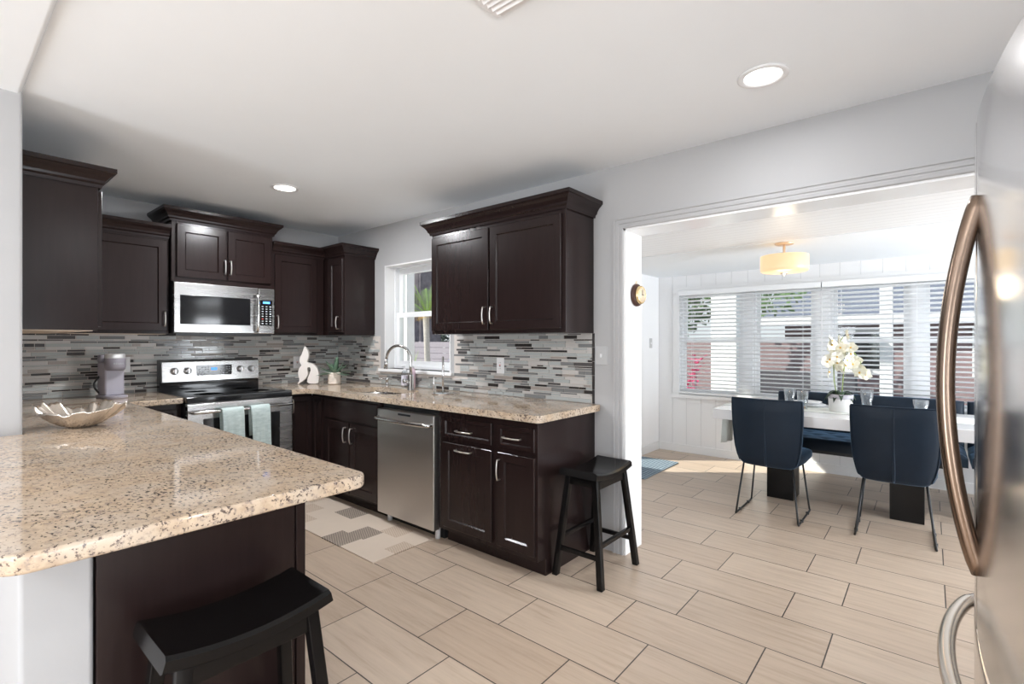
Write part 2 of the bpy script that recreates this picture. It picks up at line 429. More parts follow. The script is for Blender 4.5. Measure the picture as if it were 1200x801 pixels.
    def obj(s, name, mats, parent=None, bevel=0.0, seg=2, sub=0, fix=True, loc=None, autosmooth=True):
        o = bpy.data.objects.new(name, s.mesh(name, mats, fix)); COL.objects.link(o)
        if parent: o.parent = parent
        if loc: o.location = loc
        if bevel:
            m = o.modifiers.new('bevel', 'BEVEL'); m.width = bevel; m.segments = seg; m.limit_method = 'ANGLE'; m.angle_limit = math.radians(40)
            m.harden_normals = False
            for p in o.data.polygons: p.use_smooth = True
            w = o.modifiers.new('weighted', 'WEIGHTED_NORMAL'); w.keep_sharp = True
        if sub:
            m = o.modifiers.new('sub', 'SUBSURF'); m.levels = sub; m.render_levels = sub
        return o

def tag(o, label=None, cat=None, group=None, kind=None):
    if label: o['label'] = label
    if cat: o['category'] = cat
    if group: o['group'] = group
    if kind: o['kind'] = kind
    return o
def thing(name, label, cat, loc=(0, 0, 0), rz=0.0, group=None):
    o = bpy.data.objects.new(name, None); COL.objects.link(o); o.location = loc; o.rotation_euler = (0, 0, rz)
    o.empty_display_size = 0.1
    return tag(o, label, cat, group)
def struct(name, mb, mat, bevel=0.0, parent=None):
    o = mb.obj(name, mat, parent, bevel)
    if parent is None: o['kind'] = 'structure'
    return o
def sharp_smooth(o, ang=40):
    me = o.data
    b = bmesh.new(); b.from_mesh(me)
    for e in b.edges:
        if len(e.link_faces) == 2: e.smooth = e.calc_face_angle(0) < math.radians(ang)
    b.to_mesh(me); b.free(); return o
def copy_tree(o, parent=None):
    c = o.copy(); COL.objects.link(c)
    if parent: c.parent = parent
    for ch in list(o.children): copy_tree(ch, c)
    return c

# ------------------------------------------------------------------ room shell
WX = 2.78; BY = 4.71; CZ = 2.404; FX = 5.835; DY = 2.555; DCZ = 2.10; LX0, LX1 = 0.138, 0.275
struct('floor', MB().box(-4.2, 6.05, -4.2, 4.95, -0.12, 0.0), M['floor'])
mb = MB().box(-0.0 + LX1, WX + 0.2, -4.2, 4.95, CZ, CZ + 0.12)
struct('ceiling', mb, M['ceiling'])
struct('ceiling_left', MB().box(-4.2, LX1, -4.2, 4.95, CZ - 0.022, CZ + 0.12), M['ceiling'], 0.02)
struct('wall_back', MB().box(-4.2, 3.0, BY, BY + 0.2, 0, CZ), M['wall'])
# wall with the sink window and the wide opening to the dining room
WY0, WY1, WZ0, WZ1 = 3.0, 3.90, 1.065, 2.02
OY0, OY1, OZ = -1.0, 1.443, 2.008
T = 0.215
mb = MB()
mb.box(WX, WX + T, WY1, BY, 0, CZ).box(WX, WX + T, OY1, WY0, 0, CZ).box(WX, WX + T, WY0, WY1, 0, WZ0).box(WX, WX + T, WY0, WY1, WZ1, CZ)
mb.box(WX, WX + T, OY0, OY1, OZ, CZ).box(WX, WX + T, -4.2, OY0, 0, CZ)
struct('wall_right', mb, M['wall'])
# lining of the opening, casing with flutes
mb = MB().box(WX - 0.002, WX + T + 0.004, OY1 - 0.012, OY1, 0, OZ).box(WX - 0.002, WX + T + 0.004, OY0, OY1, OZ - 0.012, OZ)
struct('trim_1', mb, M['gloss_white'])
def casing_prof(): return [(0, 0), (0.008, 0.0), (0.012, 0.005), (0.012, 0.020), (0.008, 0.023), (0.008, 0.028), (0.013, 0.032), (0.013, 0.046), (0.009, 0.049), (0.009, 0.055), (0.015, 0.059), (0.015, 0.068), (0, 0.068)]
mb = MB()
pts = casing_prof(); n = len(pts)
def ring(y, z, diag):   # profile laid across the casing; diag mitres the corner
    out = []
    for o, w in pts:
        if diag == 0: out.append((WX - o, OY1 + w, z))
        elif diag == 1: out.append((WX - o, OY1 + w, OZ + w))
        else: out.append((WX - o, y, OZ + w))
    return out
mb.loft([ring(0, 0.0, 0), ring(0, 0, 1), ring(OY0, 0, 2)], smooth=False)
struct('trim_2', mb, M['wall'])
# low wall under the counter end and the full height wall behind the upper cabinets
struct('wall_left', MB().box(LX0, LX1, 3.0, BY, 0, CZ).box(LX0, LX1, 1.6, 3.0, 0, 0.872), M['wall'], 0.012)
# living side behind the camera: walls with wide windows
mb = MB().box(-4.2, -4.0, -4.2, BY, 0, 0.15).box(-4.2, -4.0, -4.2, BY, 2.2, CZ).box(-4.2, -4.0, -4.2, -2.8, 0.15, 2.2).box(-4.2, -4.0, -0.2, 0.8, 0.15, 2.2).box(-4.2, -4.0, 3.4, BY, 0.15, 2.2)
struct('wall_far_left', mb, M['wall'])
mb = MB().box(-4.0, 6.0, -4.2, -4.0, 2.2, CZ).box(-4.0, -3.2, -4.2, -4.0, 0, 2.2).box(-0.6, 0.2, -4.2, -4.0, 0, 2.2).box(2.4, 6.0, -4.2, -4.0, 0, 2.2)
struct('wall_front', mb, M['wall'])
struct('wall_fridge', MB().box(0.75, 2.78, -1.02, -0.92, 0, CZ), M['wall'])
# dining room
struct('ceiling_dining', MB().box(WX + T, 4.316, -3.2, DY, DCZ, DCZ + 0.3), M['bead'])
struct('ceiling_dining_window', MB().box(4.316, FX + 0.2, -3.2, DY, DCZ - 0.004, DCZ + 0.3), M['ceiling'])
struct('wall_dining_front', MB().box(WX + T, 3.25, -3.2, -3.0, 0, DCZ).box(5.55, FX + 0.2, -3.2, -3.0, 0, DCZ).box(3.25, 5.55, -3.2, -3.0, 2.02, DCZ), M['wall_white'])
DX0, DX1 = 4.28, 5.12
mb = MB().box(WX + T, DX0, DY, DY + 0.16, 0, DCZ + 0.3).box(DX1, FX + 0.2, DY, DY + 0.16, 0, DCZ + 0.3).box(DX0, DX1, DY, DY + 0.16, 2.02, DCZ + 0.3)
struct('wall_dining_left', mb, M['wall_white'])
DW0, DW1 = 0.695, 1.91
DYL, DYR = 2.29, -0.65
mb = MB().box(FX, FX + 0.16, DYL, DY, 0, DCZ).box(FX, FX + 0.16, -3.0, DYR, 0, DCZ).box(FX, FX + 0.16, DYR, DYL, 0, DW0).box(FX, FX + 0.16, DYR, DYL, DW1, DCZ)
struct('wall_dining_window', mb, M['siding'])
# patio door in the dining room's left wall
d = MB().box(DX0, DX0 + 0.09, DY + 0.03, DY + 0.08, 0.01, 2.02).box(DX1 - 0.09, DX1, DY + 0.03, DY + 0.08, 0.01, 2.02).box(DX0 + 0.09, DX1 - 0.09, DY + 0.03, DY + 0.08, 1.93, 2.02).box(DX0 + 0.09, DX1 - 0.09, DY + 0.03, DY + 0.08, 0.01, 0.16)
door = struct('door_1', d, M['vinyl'])
MB().box(DX0 + 0.09, DX1 - 0.09, DY + 0.052, DY + 0.058, 0.16, 1.93).obj('pane', M['pane'], door)
MB().tube([(DX0 + 0.05, DY + 0.03, 1.02), (DX0 + 0.05, DY - 0.02, 1.02), (DX0 + 0.16, DY - 0.02, 1.02)], 0.009).obj('handle', M['nickel'], door)
struct('baseboard_dining', MB().box(FX - 0.015, FX, -3.0, DY, 0, 0.09), M['trim'])
struct('baseboard_left', MB().box(WX + T, DX0, DY - 0.014, DY, 0, 0.09).box(DX1, FX - 0.015, DY - 0.014, DY, 0, 0.09), M['trim'])
# dining window casing and the four sash windows
mb = MB().box(FX - 0.022, FX, DYL, DYL + 0.075, DW0 - 0.02, DW1 + 0.05).box(FX - 0.022, FX, DYR, DYL, DW1, DW1 + 0.05).box(FX - 0.045, FX, DYR, DYL + 0.085, DW0 - 0.045, DW0 - 0.005)
struct('trim_3', mb, M['trim'])
units = [(2.29, 1.57), (1.48, 0.88), (0.77, 0.13), (0.06, -0.65)]
mb = MB()
for a, b_ in ((1.57, 1.48), (0.88, 0.77), (0.13, 0.06)): mb.box(FX + 0.0, FX + 0.12, b_, a, DW0, DW1)
struct('trim_4', mb, M['vinyl'])
def sash_window(name, x, y1, y0, z0, z1, t=0.045, railz=None):
    mid = railz or (z0 + z1) / 2
    fr = MB().box(x, x + 0.09, y0, y0 + 0.025, z0, z1).box(x, x + 0.09, y1 - 0.025, y1, z0, z1).box(x, x + 0.09, y0 + 0.025, y1 - 0.025, z0, z0 + 0.025).box(x, x + 0.09, y0 + 0.025, y1 - 0.025, z1 - 0.025, z1)
    w = struct(name, fr, M['vinyl'])
    a, b_ = y0 + 0.025, y1 - 0.025
    for (xa, za, zb) in ((x + 0.012, z0 + 0.025, mid + 0.02), (x + 0.05, mid - 0.02, z1 - 0.025)):
        m_ = MB().box(xa, xa + 0.03, a, a + t, za, zb).box(xa, xa + 0.03, b_ - t, b_, za, zb).box(xa, xa + 0.03, a + t, b_ - t, za, za + t).box(xa, xa + 0.03, a + t, b_ - t, zb - t, zb)
        sh = m_.obj('sash', M['vinyl'], w)
        MB().box(xa + 0.012, xa + 0.016, a + t, b_ - t, za + t, zb - t).obj('pane', M['pane'], sh)
    return w
sash_window('window_1', WX + 0.10, WY1, WY0, WZ0, WZ1, 0.045, 1.565)
for k, (a, b_) in enumerate(units): sash_window('window_%d' % (k + 2), FX + 0.02, a, b_, DW0, DW1, 0.035, 1.32)
# sill ledge of the sink window
struct('trim_5', MB().box(WX - 0.035, WX + 0.10, WY0 - 0.04, WY1 + 0.06, WZ0 - 0.03, WZ0), M['gloss_white'], 0.004)
struct('trim_6', MB().box(WX - 0.004, WX + 0.10, WY1 - 0.012, WY1, WZ0, WZ1).box(WX - 0.004, WX + 0.10, WY0, WY0 + 0.012, WZ0, WZ1).box(WX - 0.004, WX + 0.10, WY0, WY1, WZ1 - 0.012, WZ1), M['gloss_white'])

# ------------------------------------------------------------------ cabinets
def panel_front(w, h, t=0.02, rail=0.055, inset=0.009, raised=False):
    """shaker front lying in x 0..w, z 0..h, back at y=0, face at y=-t"""
    def loop(i, y): return [(i, y, i), (w - i, y, i), (w - i, y, h - i), (i, y, h - i)]
    L = [loop(0, 0), loop(0, -t + 0.003), loop(0.003, -t), loop(rail, -t), loop(rail + 0.007, -t + inset)]
    if raised: L += [loop(rail + 0.03, -t + inset), loop(rail + 0.036, -t + inset - 0.004)]
    vs = [p for l in L for p in l]; fs = []
    for i in range(len(L) - 1):
        for k in range(4):
            k2 = (k + 1) % 4; fs.append((i * 4 + k, i * 4 + k2, i * 4 + 4 + k2, i * 4 + 4 + k))
    e = (len(L) - 1) * 4
    fs += [(e, e + 1, e + 2, e + 3), (3, 2, 1, 0)]
    return MB().add(vs, fs)
def handle_mb(L=0.11, vertical=True, proj=0.03, r=0.0048):
    pts = []
    for k in range(13):
        s_ = -L / 2 + L * k / 12; q = 2 * k / 12 - 1
        y = -proj * (1 - 0.25 * q * q) if 0 < k < 12 else -proj * 0.72
        pts.append((s_, y))
    pts = [(-L / 2, 0.0)] + pts + [(L / 2, 0.0)]
    P = [(0, y, s_) if vertical else (s_, y, 0) for s_, y in pts]
    return MB().tube(P, r, 8)
CROWN = [(0, 0), (0.012, 0.0), (0.014, 0.016), (0.024, 0.024), (0.027, 0.036), (0.040, 0.056), (0.056, 0.070), (0.060, 0.076), (0.066, 0.078), (0.066, 0.100), (0, 0.100)]
def cabinet(name, label, loc, rz, w, d, z0, z1, fronts, toe=False, crown=None, crown_sides=(True, True), bottom=None, fp=0.02, cat='cabinet', group=None, hollow=False):
    t = thing(name, label, cat, (loc[0], loc[1], 0), rz, group)
    if toe:
        zt = 0.64 if hollow else z1
        prof = [(0, z0), (-d + 0.075, z0), (-d + 0.075, z0 + 0.10), (-d, z0 + 0.10), (-d, zt), (0, zt)]
        vs = [(0, y, z) for y, z in prof] + [(w, y, z) for y, z in prof]; n_ = len(prof)
        b = MB().add(vs, [tuple(range(n_)), tuple(range(n_, 2 * n_))[::-1]] + [(i, n_ + i, n_ + (i + 1) % n_, (i + 1) % n_) for i in range(n_)])
        if hollow: b.box(0, 0.018, -d, 0, zt, z1).box(w - 0.018, w, -d, 0, zt, z1).box(0.018, w - 0.018, -d, -d + 0.02, zt, z1)
    else: b = MB().box(0, w, -d, 0, z0, z1)
    b.obj('body', M['espresso'], t, 0.002, 1)
    for f in fronts:
        x0, x1, a, b_ = f['box']
        kind = f.get('kind', 'door')
        rail = 0.055 if kind == 'door' else 0.026
        rail = f.get('rail', rail)
        if kind == 'slab':
            o = MB().box(0, x1 - x0, -fp, 0, 0, b_ - a).obj('drawer_front', M['espresso'], t, 0.003, 1)
        else:
            o = panel_front(x1 - x0, b_ - a, fp, rail).obj('door' if kind == 'door' else 'drawer', M['espresso'], t)
        o.location = (x0, -d, a)
        if 'h' in f:
            ori, hx, hz = f['h'][:3]
            L = f['h'][3] if len(f['h']) > 3 else 0.11
            hh = handle_mb(L, ori == 'v').obj('handle', M['nickel'], o)
            hh.location = (hx - x0, -fp, hz - a)
            tag(hh, 'brushed nickel bow handle')
    if crown is not None:
        path = []
        if crown_sides[0]: path.append((0, 0))
        path += [(0, -d), (w, -d)]
        if crown_sides[1]: path.append((w, 0))
        sc_ = crown[1] if isinstance(crown, tuple) else 1.0
        zc = crown[0] if isinstance(crown, tuple) else crown
        MB().sweep(path, [(o * sc_, zc + z * sc_) for o, z in CROWN]).obj('crown_molding', M['espresso'], t)
        MB().box(0, w, -d, 0, zc, zc + 0.099 * sc_).obj('top_frame', M['espresso'], t)
    if bottom:
        MB().box(0.012, w - 0.012, -d + 0.02, -0.004, z0 - 0.004, z0).obj('bottom_panel', M['beige_ply'], t)['label'] = 'unstained beige underside panel'
    return t
R90 = PI / 2
# uppers
UZ0, UZ1, CRZ = 1.372, 2.125, 2.105
UD = 0.33
cabinet('wall_cabinet', 'dark wall cabinet on the left wall showing its plain side panel', (LX1, 3.286), R90, BY - 3.286, 0.305, UZ0, UZ1,
        [dict(box=(0.02, 0.46, UZ0 + 0.02, UZ1 - 0.03), h=('v', 0.42, 1.48)), dict(box=(0.47, 0.91, UZ0 + 0.02, UZ1 - 0.03), h=('v', 0.51, 1.48))], crown=CRZ, crown_sides=(True, False), bottom=True)
cabinet('wall_cabinet', 'dark wall cabinet left of the microwave with one door', (0.605, BY), 0, 1.190 - 0.605, 0.32, UZ0, UZ1 - 0.02,
        [dict(box=(0.06, 0.572, UZ0 + 0.022, UZ1 - 0.055), h=('v', 0.551, 1.483))], crown=CRZ - 0.02, crown_sides=(False, False), bottom=True)
cabinet('wall_cabinet', 'raised dark two-door wall cabinet above the microwave', (1.196, BY), 0, 1.945 - 1.196, 0.355, 1.768, 2.235,
        [dict(box=(0.032, 0.374, 1.805, 2.205), h=('v', 0.360, 1.908)), dict(box=(0.388, 0.730, 1.805, 2.205), h=('v', 0.402, 1.908))], crown=2.222, crown_sides=(True, True))
cabinet('wall_cabinet', 'dark wall cabinet between the microwave and the corner', (1.951, BY), 0, 2.44 - 1.951, 0.32, UZ0, UZ1 - 0.02,
        [dict(box=(0.024, 0.412, UZ0 + 0.02, UZ1 - 0.045), h=('v', 0.041, 1.486))], crown=CRZ - 0.02, crown_sides=(False, False))
cabinet('wall_cabinet', 'narrow dark wall cabinet in the corner left of the sink window', (WX, BY - 0.002), -R90, BY - 4.06, 0.32, UZ0, UZ1 - 0.02,
        [dict(box=(0.40, 0.638, UZ0 + 0.03, UZ1 - 0.055), h=('v', 0.580, 1.486), rail=0.05)], crown=CRZ - 0.01, crown_sides=(False, True))
cabinet('wall_cabinet', 'large dark two-door wall cabinet right of the sink window', (WX, 2.86), -R90, 2.86 - 1.655, 0.32, UZ0 - 0.004, UZ1,
        [dict(box=(0.015, 0.590, UZ0 + 0.02, UZ1 - 0.045), h=('v', 0.562, 1.49)), dict(box=(0.604, 1.180, UZ0 + 0.02, UZ1 - 0.045), h=('v', 0.632, 1.49))], crown=CRZ, crown_sides=(True, True))
# bases
BZ = 0.872
cabinet('base_cabinet', 'dark base cabinet left of the range under the counter corner', (0.84, BY - 0.002), 0, 1.186 - 0.84, 0.61, 0, BZ,
        [dict(kind='drawer', box=(0.03, 0.32, 0.70, 0.835), h=('h', 0.175, 0.77)), dict(box=(0.03, 0.32, 0.12, 0.675), h=('v', 0.06, 0.60))], toe=True)
pen_f = []
for k in range(5):
    a = 0.05 + k * 0.488
    pen_f.append(dict(kind='drawer', box=(a, a + 0.46, 0.70, 0.835), h=('h', a + 0.23, 0.77)))
    pen_f.append(dict(box=(a, a + 0.46, 0.12, 0.675), h=('v', a + 0.42, 0.60)))
cabinet('base_cabinet', 'long dark peninsula base cabinet with plain end panel behind the near stool', (LX1 + 0.003, 1.6), R90, 4.08 - 1.6, 0.542, 0, BZ, pen_f, toe=True)
pc_ = [o for o in COL.objects if o.get('label', '').startswith('long dark peninsula')][0]
MB().box(-0.008, 0.0, -0.505, -0.0, 0.0, BZ).obj('end_panel', M['espresso'], pc_, 0.002, 1)
MB().box(-0.008, 0.0, -0.542, -0.511, 0.0, BZ).obj('corner_stile', M['espresso'], pc_, 0.002, 1)
cabinet('base_cabinet', 'dark corner base cabinet with one narrow door right of the range', (1.951, BY - 0.002), 0, 2.17 - 1.951, 0.61, 0, BZ,
        [dict(box=(0.010, 0.212, 0.12, 0.85), h=('v', 0.032, 0.775), rail=0.042)], toe=True)
cabinet('base_cabinet', 'dark two-door sink base cabinet left of the dishwasher', (WX - 0.02, 4.095), -R90, 4.095 - 3.105, 0.59, 0, BZ,
        [dict(box=(0.028, 0.19, 0.12, 0.85), rail=0.05), dict(kind='slab', box=(0.225, 0.985, 0.69, 0.845)),
         dict(box=(0.235, 0.604, 0.12, 0.672), h=('v', 0.562, 0.578, 0.115), rail=0.06), dict(box=(0.616, 0.985, 0.12, 0.672), h=('v', 0.655, 0.578, 0.115), rail=0.06)], toe=True, hollow=True)
cabinet('base_cabinet', 'dark end base cabinet with two drawers right of the dishwasher', (WX - 0.004, 2.452), -R90, 2.452 - 1.645, 0.606, 0, BZ,
        [dict(kind='drawer', box=(0.055, 0.478, 0.703, 0.832), h=('h', 0.255, 0.757, 0.13), rail=0.022), dict(kind='drawer', box=(0.528, 0.795, 0.703, 0.832), h=('h', 0.642, 0.767, 0.125), rail=0.022),
         dict(box=(0.055, 0.478, 0.13, 0.672), h=('h', 0.25, 0.636, 0.13), rail=0.05), dict(box=(0.528, 0.795, 0.13, 0.672), h=('v', 0.545, 0.573, 0.115), rail=0.05)], toe=True)

# ------------------------------------------------------------------ countertops
def fillet(poly, rad):
    out = []; n_ = len(poly)
    for i, p in enumerate(poly):
        r = rad.get(i, 0)
        if not r: out.append(p); continue
        P = Vector(p); A = (Vector(poly[i - 1]) - P); B = (Vector(poly[(i + 1) % n_]) - P)
        A.normalize(); B.normalize(); ang = A.angle(B); tl = r / math.tan(ang / 2)
        c_ = P + (A + B).normalized() * (r / math.sin(ang / 2))
        a0 = P + A * tl - c_; b0 = P + B * tl - c_
        t0 = math.atan2(a0.y, a0.x); t1 = math.atan2(b0.y, b0.x); dt = (t1 - t0 + PI) % (2 * PI) - PI
        for k in range(9): t_ = t0 + dt * k / 8; out.append((c_.x + r * math.cos(t_), c_.y + r * math.sin(t_)))
    return out
def slab(outer, hole, z0, z1):
    b = bmesh.new(); ed = []
    for lp in ([outer, hole] if hole else [outer]):
        vs = [b.verts.new((x, y, z1)) for x, y in lp]
        ed += [b.edges.new((vs[i], vs[(i + 1) % len(vs)])) for i in range(len(vs))]
    if hole: bmesh.ops.triangle_fill(b, edges=ed, use_beauty=True)
    else: bmesh.ops.contextual_create(b, geom=ed)
    r = bmesh.ops.extrude_face_region(b, geom=list(b.faces))
    for v in [g for g in r['geom'] if isinstance(g, bmesh.types.BMVert)]: v.co.z = z0
    bmesh.ops.recalc_face_normals(b, faces=b.faces)
    me = bpy.data.meshes.new('slab'); b.to_mesh(me); b.free(); return me
def counter(name, label, outer, hole):
    me = slab(outer, hole, 0.874, 0.914); me.materials.append(M['granite'])
    o = bpy.data.objects.new(name, me); COL.objects.link(o)
    m = o.modifiers.new('bevel', 'BEVEL'); m.width = 0.009; m.segments = 3; m.limit_method = 'ANGLE'; m.angle_limit = math.radians(50)
    for p in me.polygons: p.use_smooth = True
    o.modifiers.new('weighted', 'WEIGHTED_NORMAL')
    return tag(o, label, 'countertop')
counter('countertop', 'speckled beige granite peninsula counter with rounded near corners, bowl on it',
        fillet([(0.075, 1.30), (0.875, 1.30), (0.875, 4.045), (1.186, 4.045), (1.186, BY - 0.003), (LX1 + 0.003, BY - 0.003), (LX1 + 0.003, 2.997), (0.075, 2.997)], {0: 0.06, 1: 0.05, 2: 0.03}), None)
SKC = (2.42, 3.435)
def sink_loop(sc=1.0, n_=40):
    out = []
    for k in range(n_):
        a = 2 * PI * k / n_; e = 0.62
        ca, sa = math.cos(a), math.sin(a)
        out.append((SKC[0] + 0.195 * sc * math.copysign(abs(ca) ** e, ca), SKC[1] + 0.335 * (sc * 0.5 + 0.5) * math.copysign(abs(sa) ** e, sa)))
    return out
counter('countertop', 'speckled beige granite counter along the window wall around the sink',
        fillet([(1.951, BY - 0.003), (1.951, 4.05), (2.12, 4.05), (2.12, 1.60), (WX - 0.002, 1.60), (WX - 0.002, BY - 0.003)], {2: 0.10, 3: 0.03, 4: 0.02}), sink_loop())
sk = thing('kitchen_sink', 'undermounted steel sink bowl under the window', 'sink', (SKC[0], SKC[1], 0))
rings = []
for sc, z in ((1.03, 0.873), (1.0, 0.868), (0.98, 0.80), (0.94, 0.70), (0.86, 0.685), (0.3, 0.68), (0.05, 0.679)):
    rings.append([(x - SKC[0], y - SKC[1], z) for x, y in sink_loop(sc)])
MB().loft(rings, cap=False).obj('basin', M['steel'], sk, fix=False)
MB().lathe([(0.045, 0.680), (0.04, 0.686), (0.02, 0.684), (0.001, 0.684)]).obj('drain', M['chrome'], sk)

# ------------------------------------------------------------------ mosaic backsplash, tile by tile in one sheet
def mosaic(name, label, width, z0, z1, loc, rz, holes=()):
    rnd = random.Random(sum(map(ord, label)))
    mb = MB(); mb.box(0, width, -0.003, 0, z0, z1, 0)
    # rz==0: local -y faces the room
    z = z0 + 0.002; g = 0.0030; hs = [0.0145, 0.0145, 0.0235, 0.0145, 0.0090, 0.0235, 0.0145, 0.0145, 0.0235]
    k = rnd.randrange(9)
    while z < z1 - 0.006:
        h = min(hs[k % 9], z1 - z - 0.001); k += 1
        x = -rnd.random() * 0.12
        while x < width:
            w = rnd.choice((0.05, 0.075, 0.10, 0.10, 0.13, 0.15, 0.18))
            a, b_ = max(x, 0.001), min(x + w, width - 0.001); x += w + g
            if b_ - a < 0.006: continue
            if any(a < hx1 and b_ > hx0 and z < hz1 and z + h > hz0 for hx0, hx1, hz0, hz1 in holes): continue
            q = rnd.random()
            mi = 1 if q < 0.34 else 2 if q < 0.52 else 3 if q < 0.69 else 4 if q < 0.81 else 5 if q < 0.89 else 6
            if mi in (4, 6) and b_ - a > 0.16: mi = 1
            e = 0.0009; y = -0.0075
            vs = [(a, -0.003, z), (b_, -0.003, z), (b_, -0.003, z + h), (a, -0.003, z + h), (a + e, y, z + e), (b_ - e, y, z + e), (b_ - e, y, z + h - e), (a + e, y, z + h - e)]
            mb.add(vs, [(4, 5, 6, 7), (0, 1, 5, 4), (1, 2, 6, 5), (2, 3, 7, 6), (3, 0, 4, 7)], mi)
        z += h + g
    o = mb.obj(name, [M['grout']] + TILE, None, fix=False); o.location = loc; o.rotation_euler = (0, 0, rz)
    return tag(o, label, 'backsplash')
mosaic('backsplash', 'grey mosaic strip tile backsplash on the wall behind the range', WX - LX1 - 0.002, 0.916, UZ0 - 0.001, (LX1 + 0.001, BY - 0.001, 0), 0)
WYb = WY1 + 0.065
mosaic('backsplash', 'grey mosaic strip tile backsplash beside and below the sink window', BY - 0.01 - 1.663, 0.916, UZ0 - 0.006, (WX - 0.001, BY - 0.01, 0), -R90,
       [(BY - 0.01 - WYb, BY - 0.01 - WY0 + 0.045, WZ0 - 0.034, 3)])
# the grout sheet must also stay out of the window: cut it
o = bpy.data.objects['backsplash.001']
mb2 = MB(); wv = BY - 0.01 - 1.663; ha, hb_ = BY - 0.01 - WYb, BY - 0.01 - WY0 + 0.045
b = bmesh.new(); b.from_mesh(o.data); b.faces.ensure_lookup_table()
bmesh.ops.delete(b, geom=[f for f in b.faces if f.material_index == 0], context='FACES')
def addbox(x0, x1, za, zb):
    vs = [b.verts.new(p) for p in ((x0, 0, za), (x1, 0, za), (x1, 0, zb), (x0, 0, zb), (x0, -0.003, za), (x1, -0.003, za), (x1, -0.003, zb), (x0, -0.003, zb))]
    for f in ((4, 5, 6, 7), (0, 4, 7, 3), (1, 2, 6, 5), (2, 3, 7, 6)): b.faces.new([vs[i] for i in f]).material_index = 0
addbox(0, ha, 0.916, UZ0 - 0.006); addbox(ha, hb_, 0.916, WZ0 - 0.034); addbox(hb_, wv, 0.916, UZ0 - 0.006)
b.to_mesh(o.data); b.free()
# dark pencil strips closing the tile edge
mb = MB()
for k in range(5): mb.box(WX - 0.010, WX, 1.648, 1.661, 0.916 + k * 0.0905, 0.916 + k * 0.0905 + 0.0885)
tag(mb.obj('edge_tile', TILE[3]), 'dark upright tile strip ending the backsplash beside the light switch', 'tile trim')

# ------------------------------------------------------------------ range
rg = thing('range', 'freestanding steel electric range with black cooktop and two towels', 'range', (1.192, BY - 0.012, 0))
RW = 0.752
MB().box(0, RW, -0.66, -0.0, 0.02, 0.875).obj('body', M['black_plastic'], rg, 0.003, 1)
ct = MB().box(-0.002, RW + 0.002, -0.70, -0.05, 0.872, 0.918).obj('cooktop', M['black_gloss'], rg, 0.006)
tag(ct, 'glossy black glass cooktop')
bpm = plain('burner_print', (0.05, 0.05, 0.05), 0.2)
for (x, y, r) in ((0.2, -0.52, 0.10), (0.56, -0.52, 0.085), (0.2, -0.24, 0.08), (0.56, -0.24, 0.10)):
    MB().lathe([(r, 0.0), (r, 0.0006), (r - 0.003, 0.0006), (r - 0.003, 0.0)], (x, y, 0.918), 40).obj('burner_mark', bpm, ct)
# back guard: black riser and tilted steel panel
MB().box(0, RW, -0.07, 0, 0.915, 0.995).obj('riser', M['black_gloss'], rg, 0.004)
prof = [(0, 0.985), (-0.092, 0.988), (-0.080, 1.152), (-0.06, 1.160), (0, 1.160)]
vs = [(0.010, y, z) for y, z in prof] + [(RW - 0.004, y, z) for y, z in prof]; n_ = 5
cp = MB().add(vs, [tuple(range(n_)), tuple(range(n_, 2 * n_))] + [(i, n_ + i, n_ + (i + 1) % n_, (i + 1) % n_) for i in range(n_)]).obj('control_panel', M['steel'], rg, 0.004)
tag(cp, 'steel control panel with four knobs')
MB().box(0.0, 0.010, -0.09, 0, 0.99, 1.162).box(0, RW, -0.058, -0.0, 1.158, 1.166).obj('panel_end', M['black_plastic'], rg, 0.002)
tilt = Matrix.Rotation(-math.atan2(0.012, 0.164), 4, 'X')
for kx in (0.096, 0.189, 0.590, 0.683):
    k_ = MB().lathe([(0.0285, 0), (0.0285, -0.006), (0.022, -0.008), (0.020, -0.028), (0.017, -0.031), (0.001, -0.031)], axis='y', n=24)
    k_.box(-0.006, 0.006, -0.040, -0.028, -0.02, 0.02)
    q = k_.obj('knob', M['silver'], cp); q.location = (kx, -0.0865, 1.076)
dp = MB().box(0.253, 0.521, -0.0895, -0.082, 1.034, 1.118).obj('display_panel', M['black_gloss'], cp)
MB().box(0.36, 0.405, -0.0905, -0.089, 1.075, 1.097).obj('display', M['blue_led'], dp)
for (a, b_) in ((0.262, 0.35), (0.425, 0.512)):
    mb = MB()
    for i in range(4):
        for j in range(4):
            if (i + j) % 5 == 3: continue
            x = a + (b_ - a) * (i + 0.2) / 4; z = 1.043 + j * 0.018
            mb.box(x, x + 0.013, -0.0903, -0.089, z, z + 0.006)
    mb.obj('legend', M['legend'], dp)
# door, window, drawer
dr = MB().box(0.0, RW, -0.708, -0.66, 0.255, 0.868).obj('oven_door', M['steel'], rg, 0.005)
MB().box(0.10, 0.65, -0.7105, -0.700, 0.40, 0.758).obj('oven_window', M['black_gloss'], dr, 0.003)
hp = [(0.02, -0.708, 0.812), (0.024, -0.752, 0.812)] + [(0.03 + (RW - 0.06) * k / 16, -0.760 - 0.012 * math.sin(PI * k / 16), 0.812) for k in range(17)] + [(RW - 0.024, -0.752, 0.812), (RW - 0.02, -0.708, 0.812)]
MB().tube(hp, 0.0115, 12).obj('door_handle', M['chrome'], dr)
MB().box(0.0, RW, -0.705, -0.66, 0.06, 0.248).obj('drawer', M['steel'], rg, 0.004)
MB().box(0.02, RW - 0.02, -0.64, 0, 0.0, 0.06).obj('base', M['black_plastic'], rg)
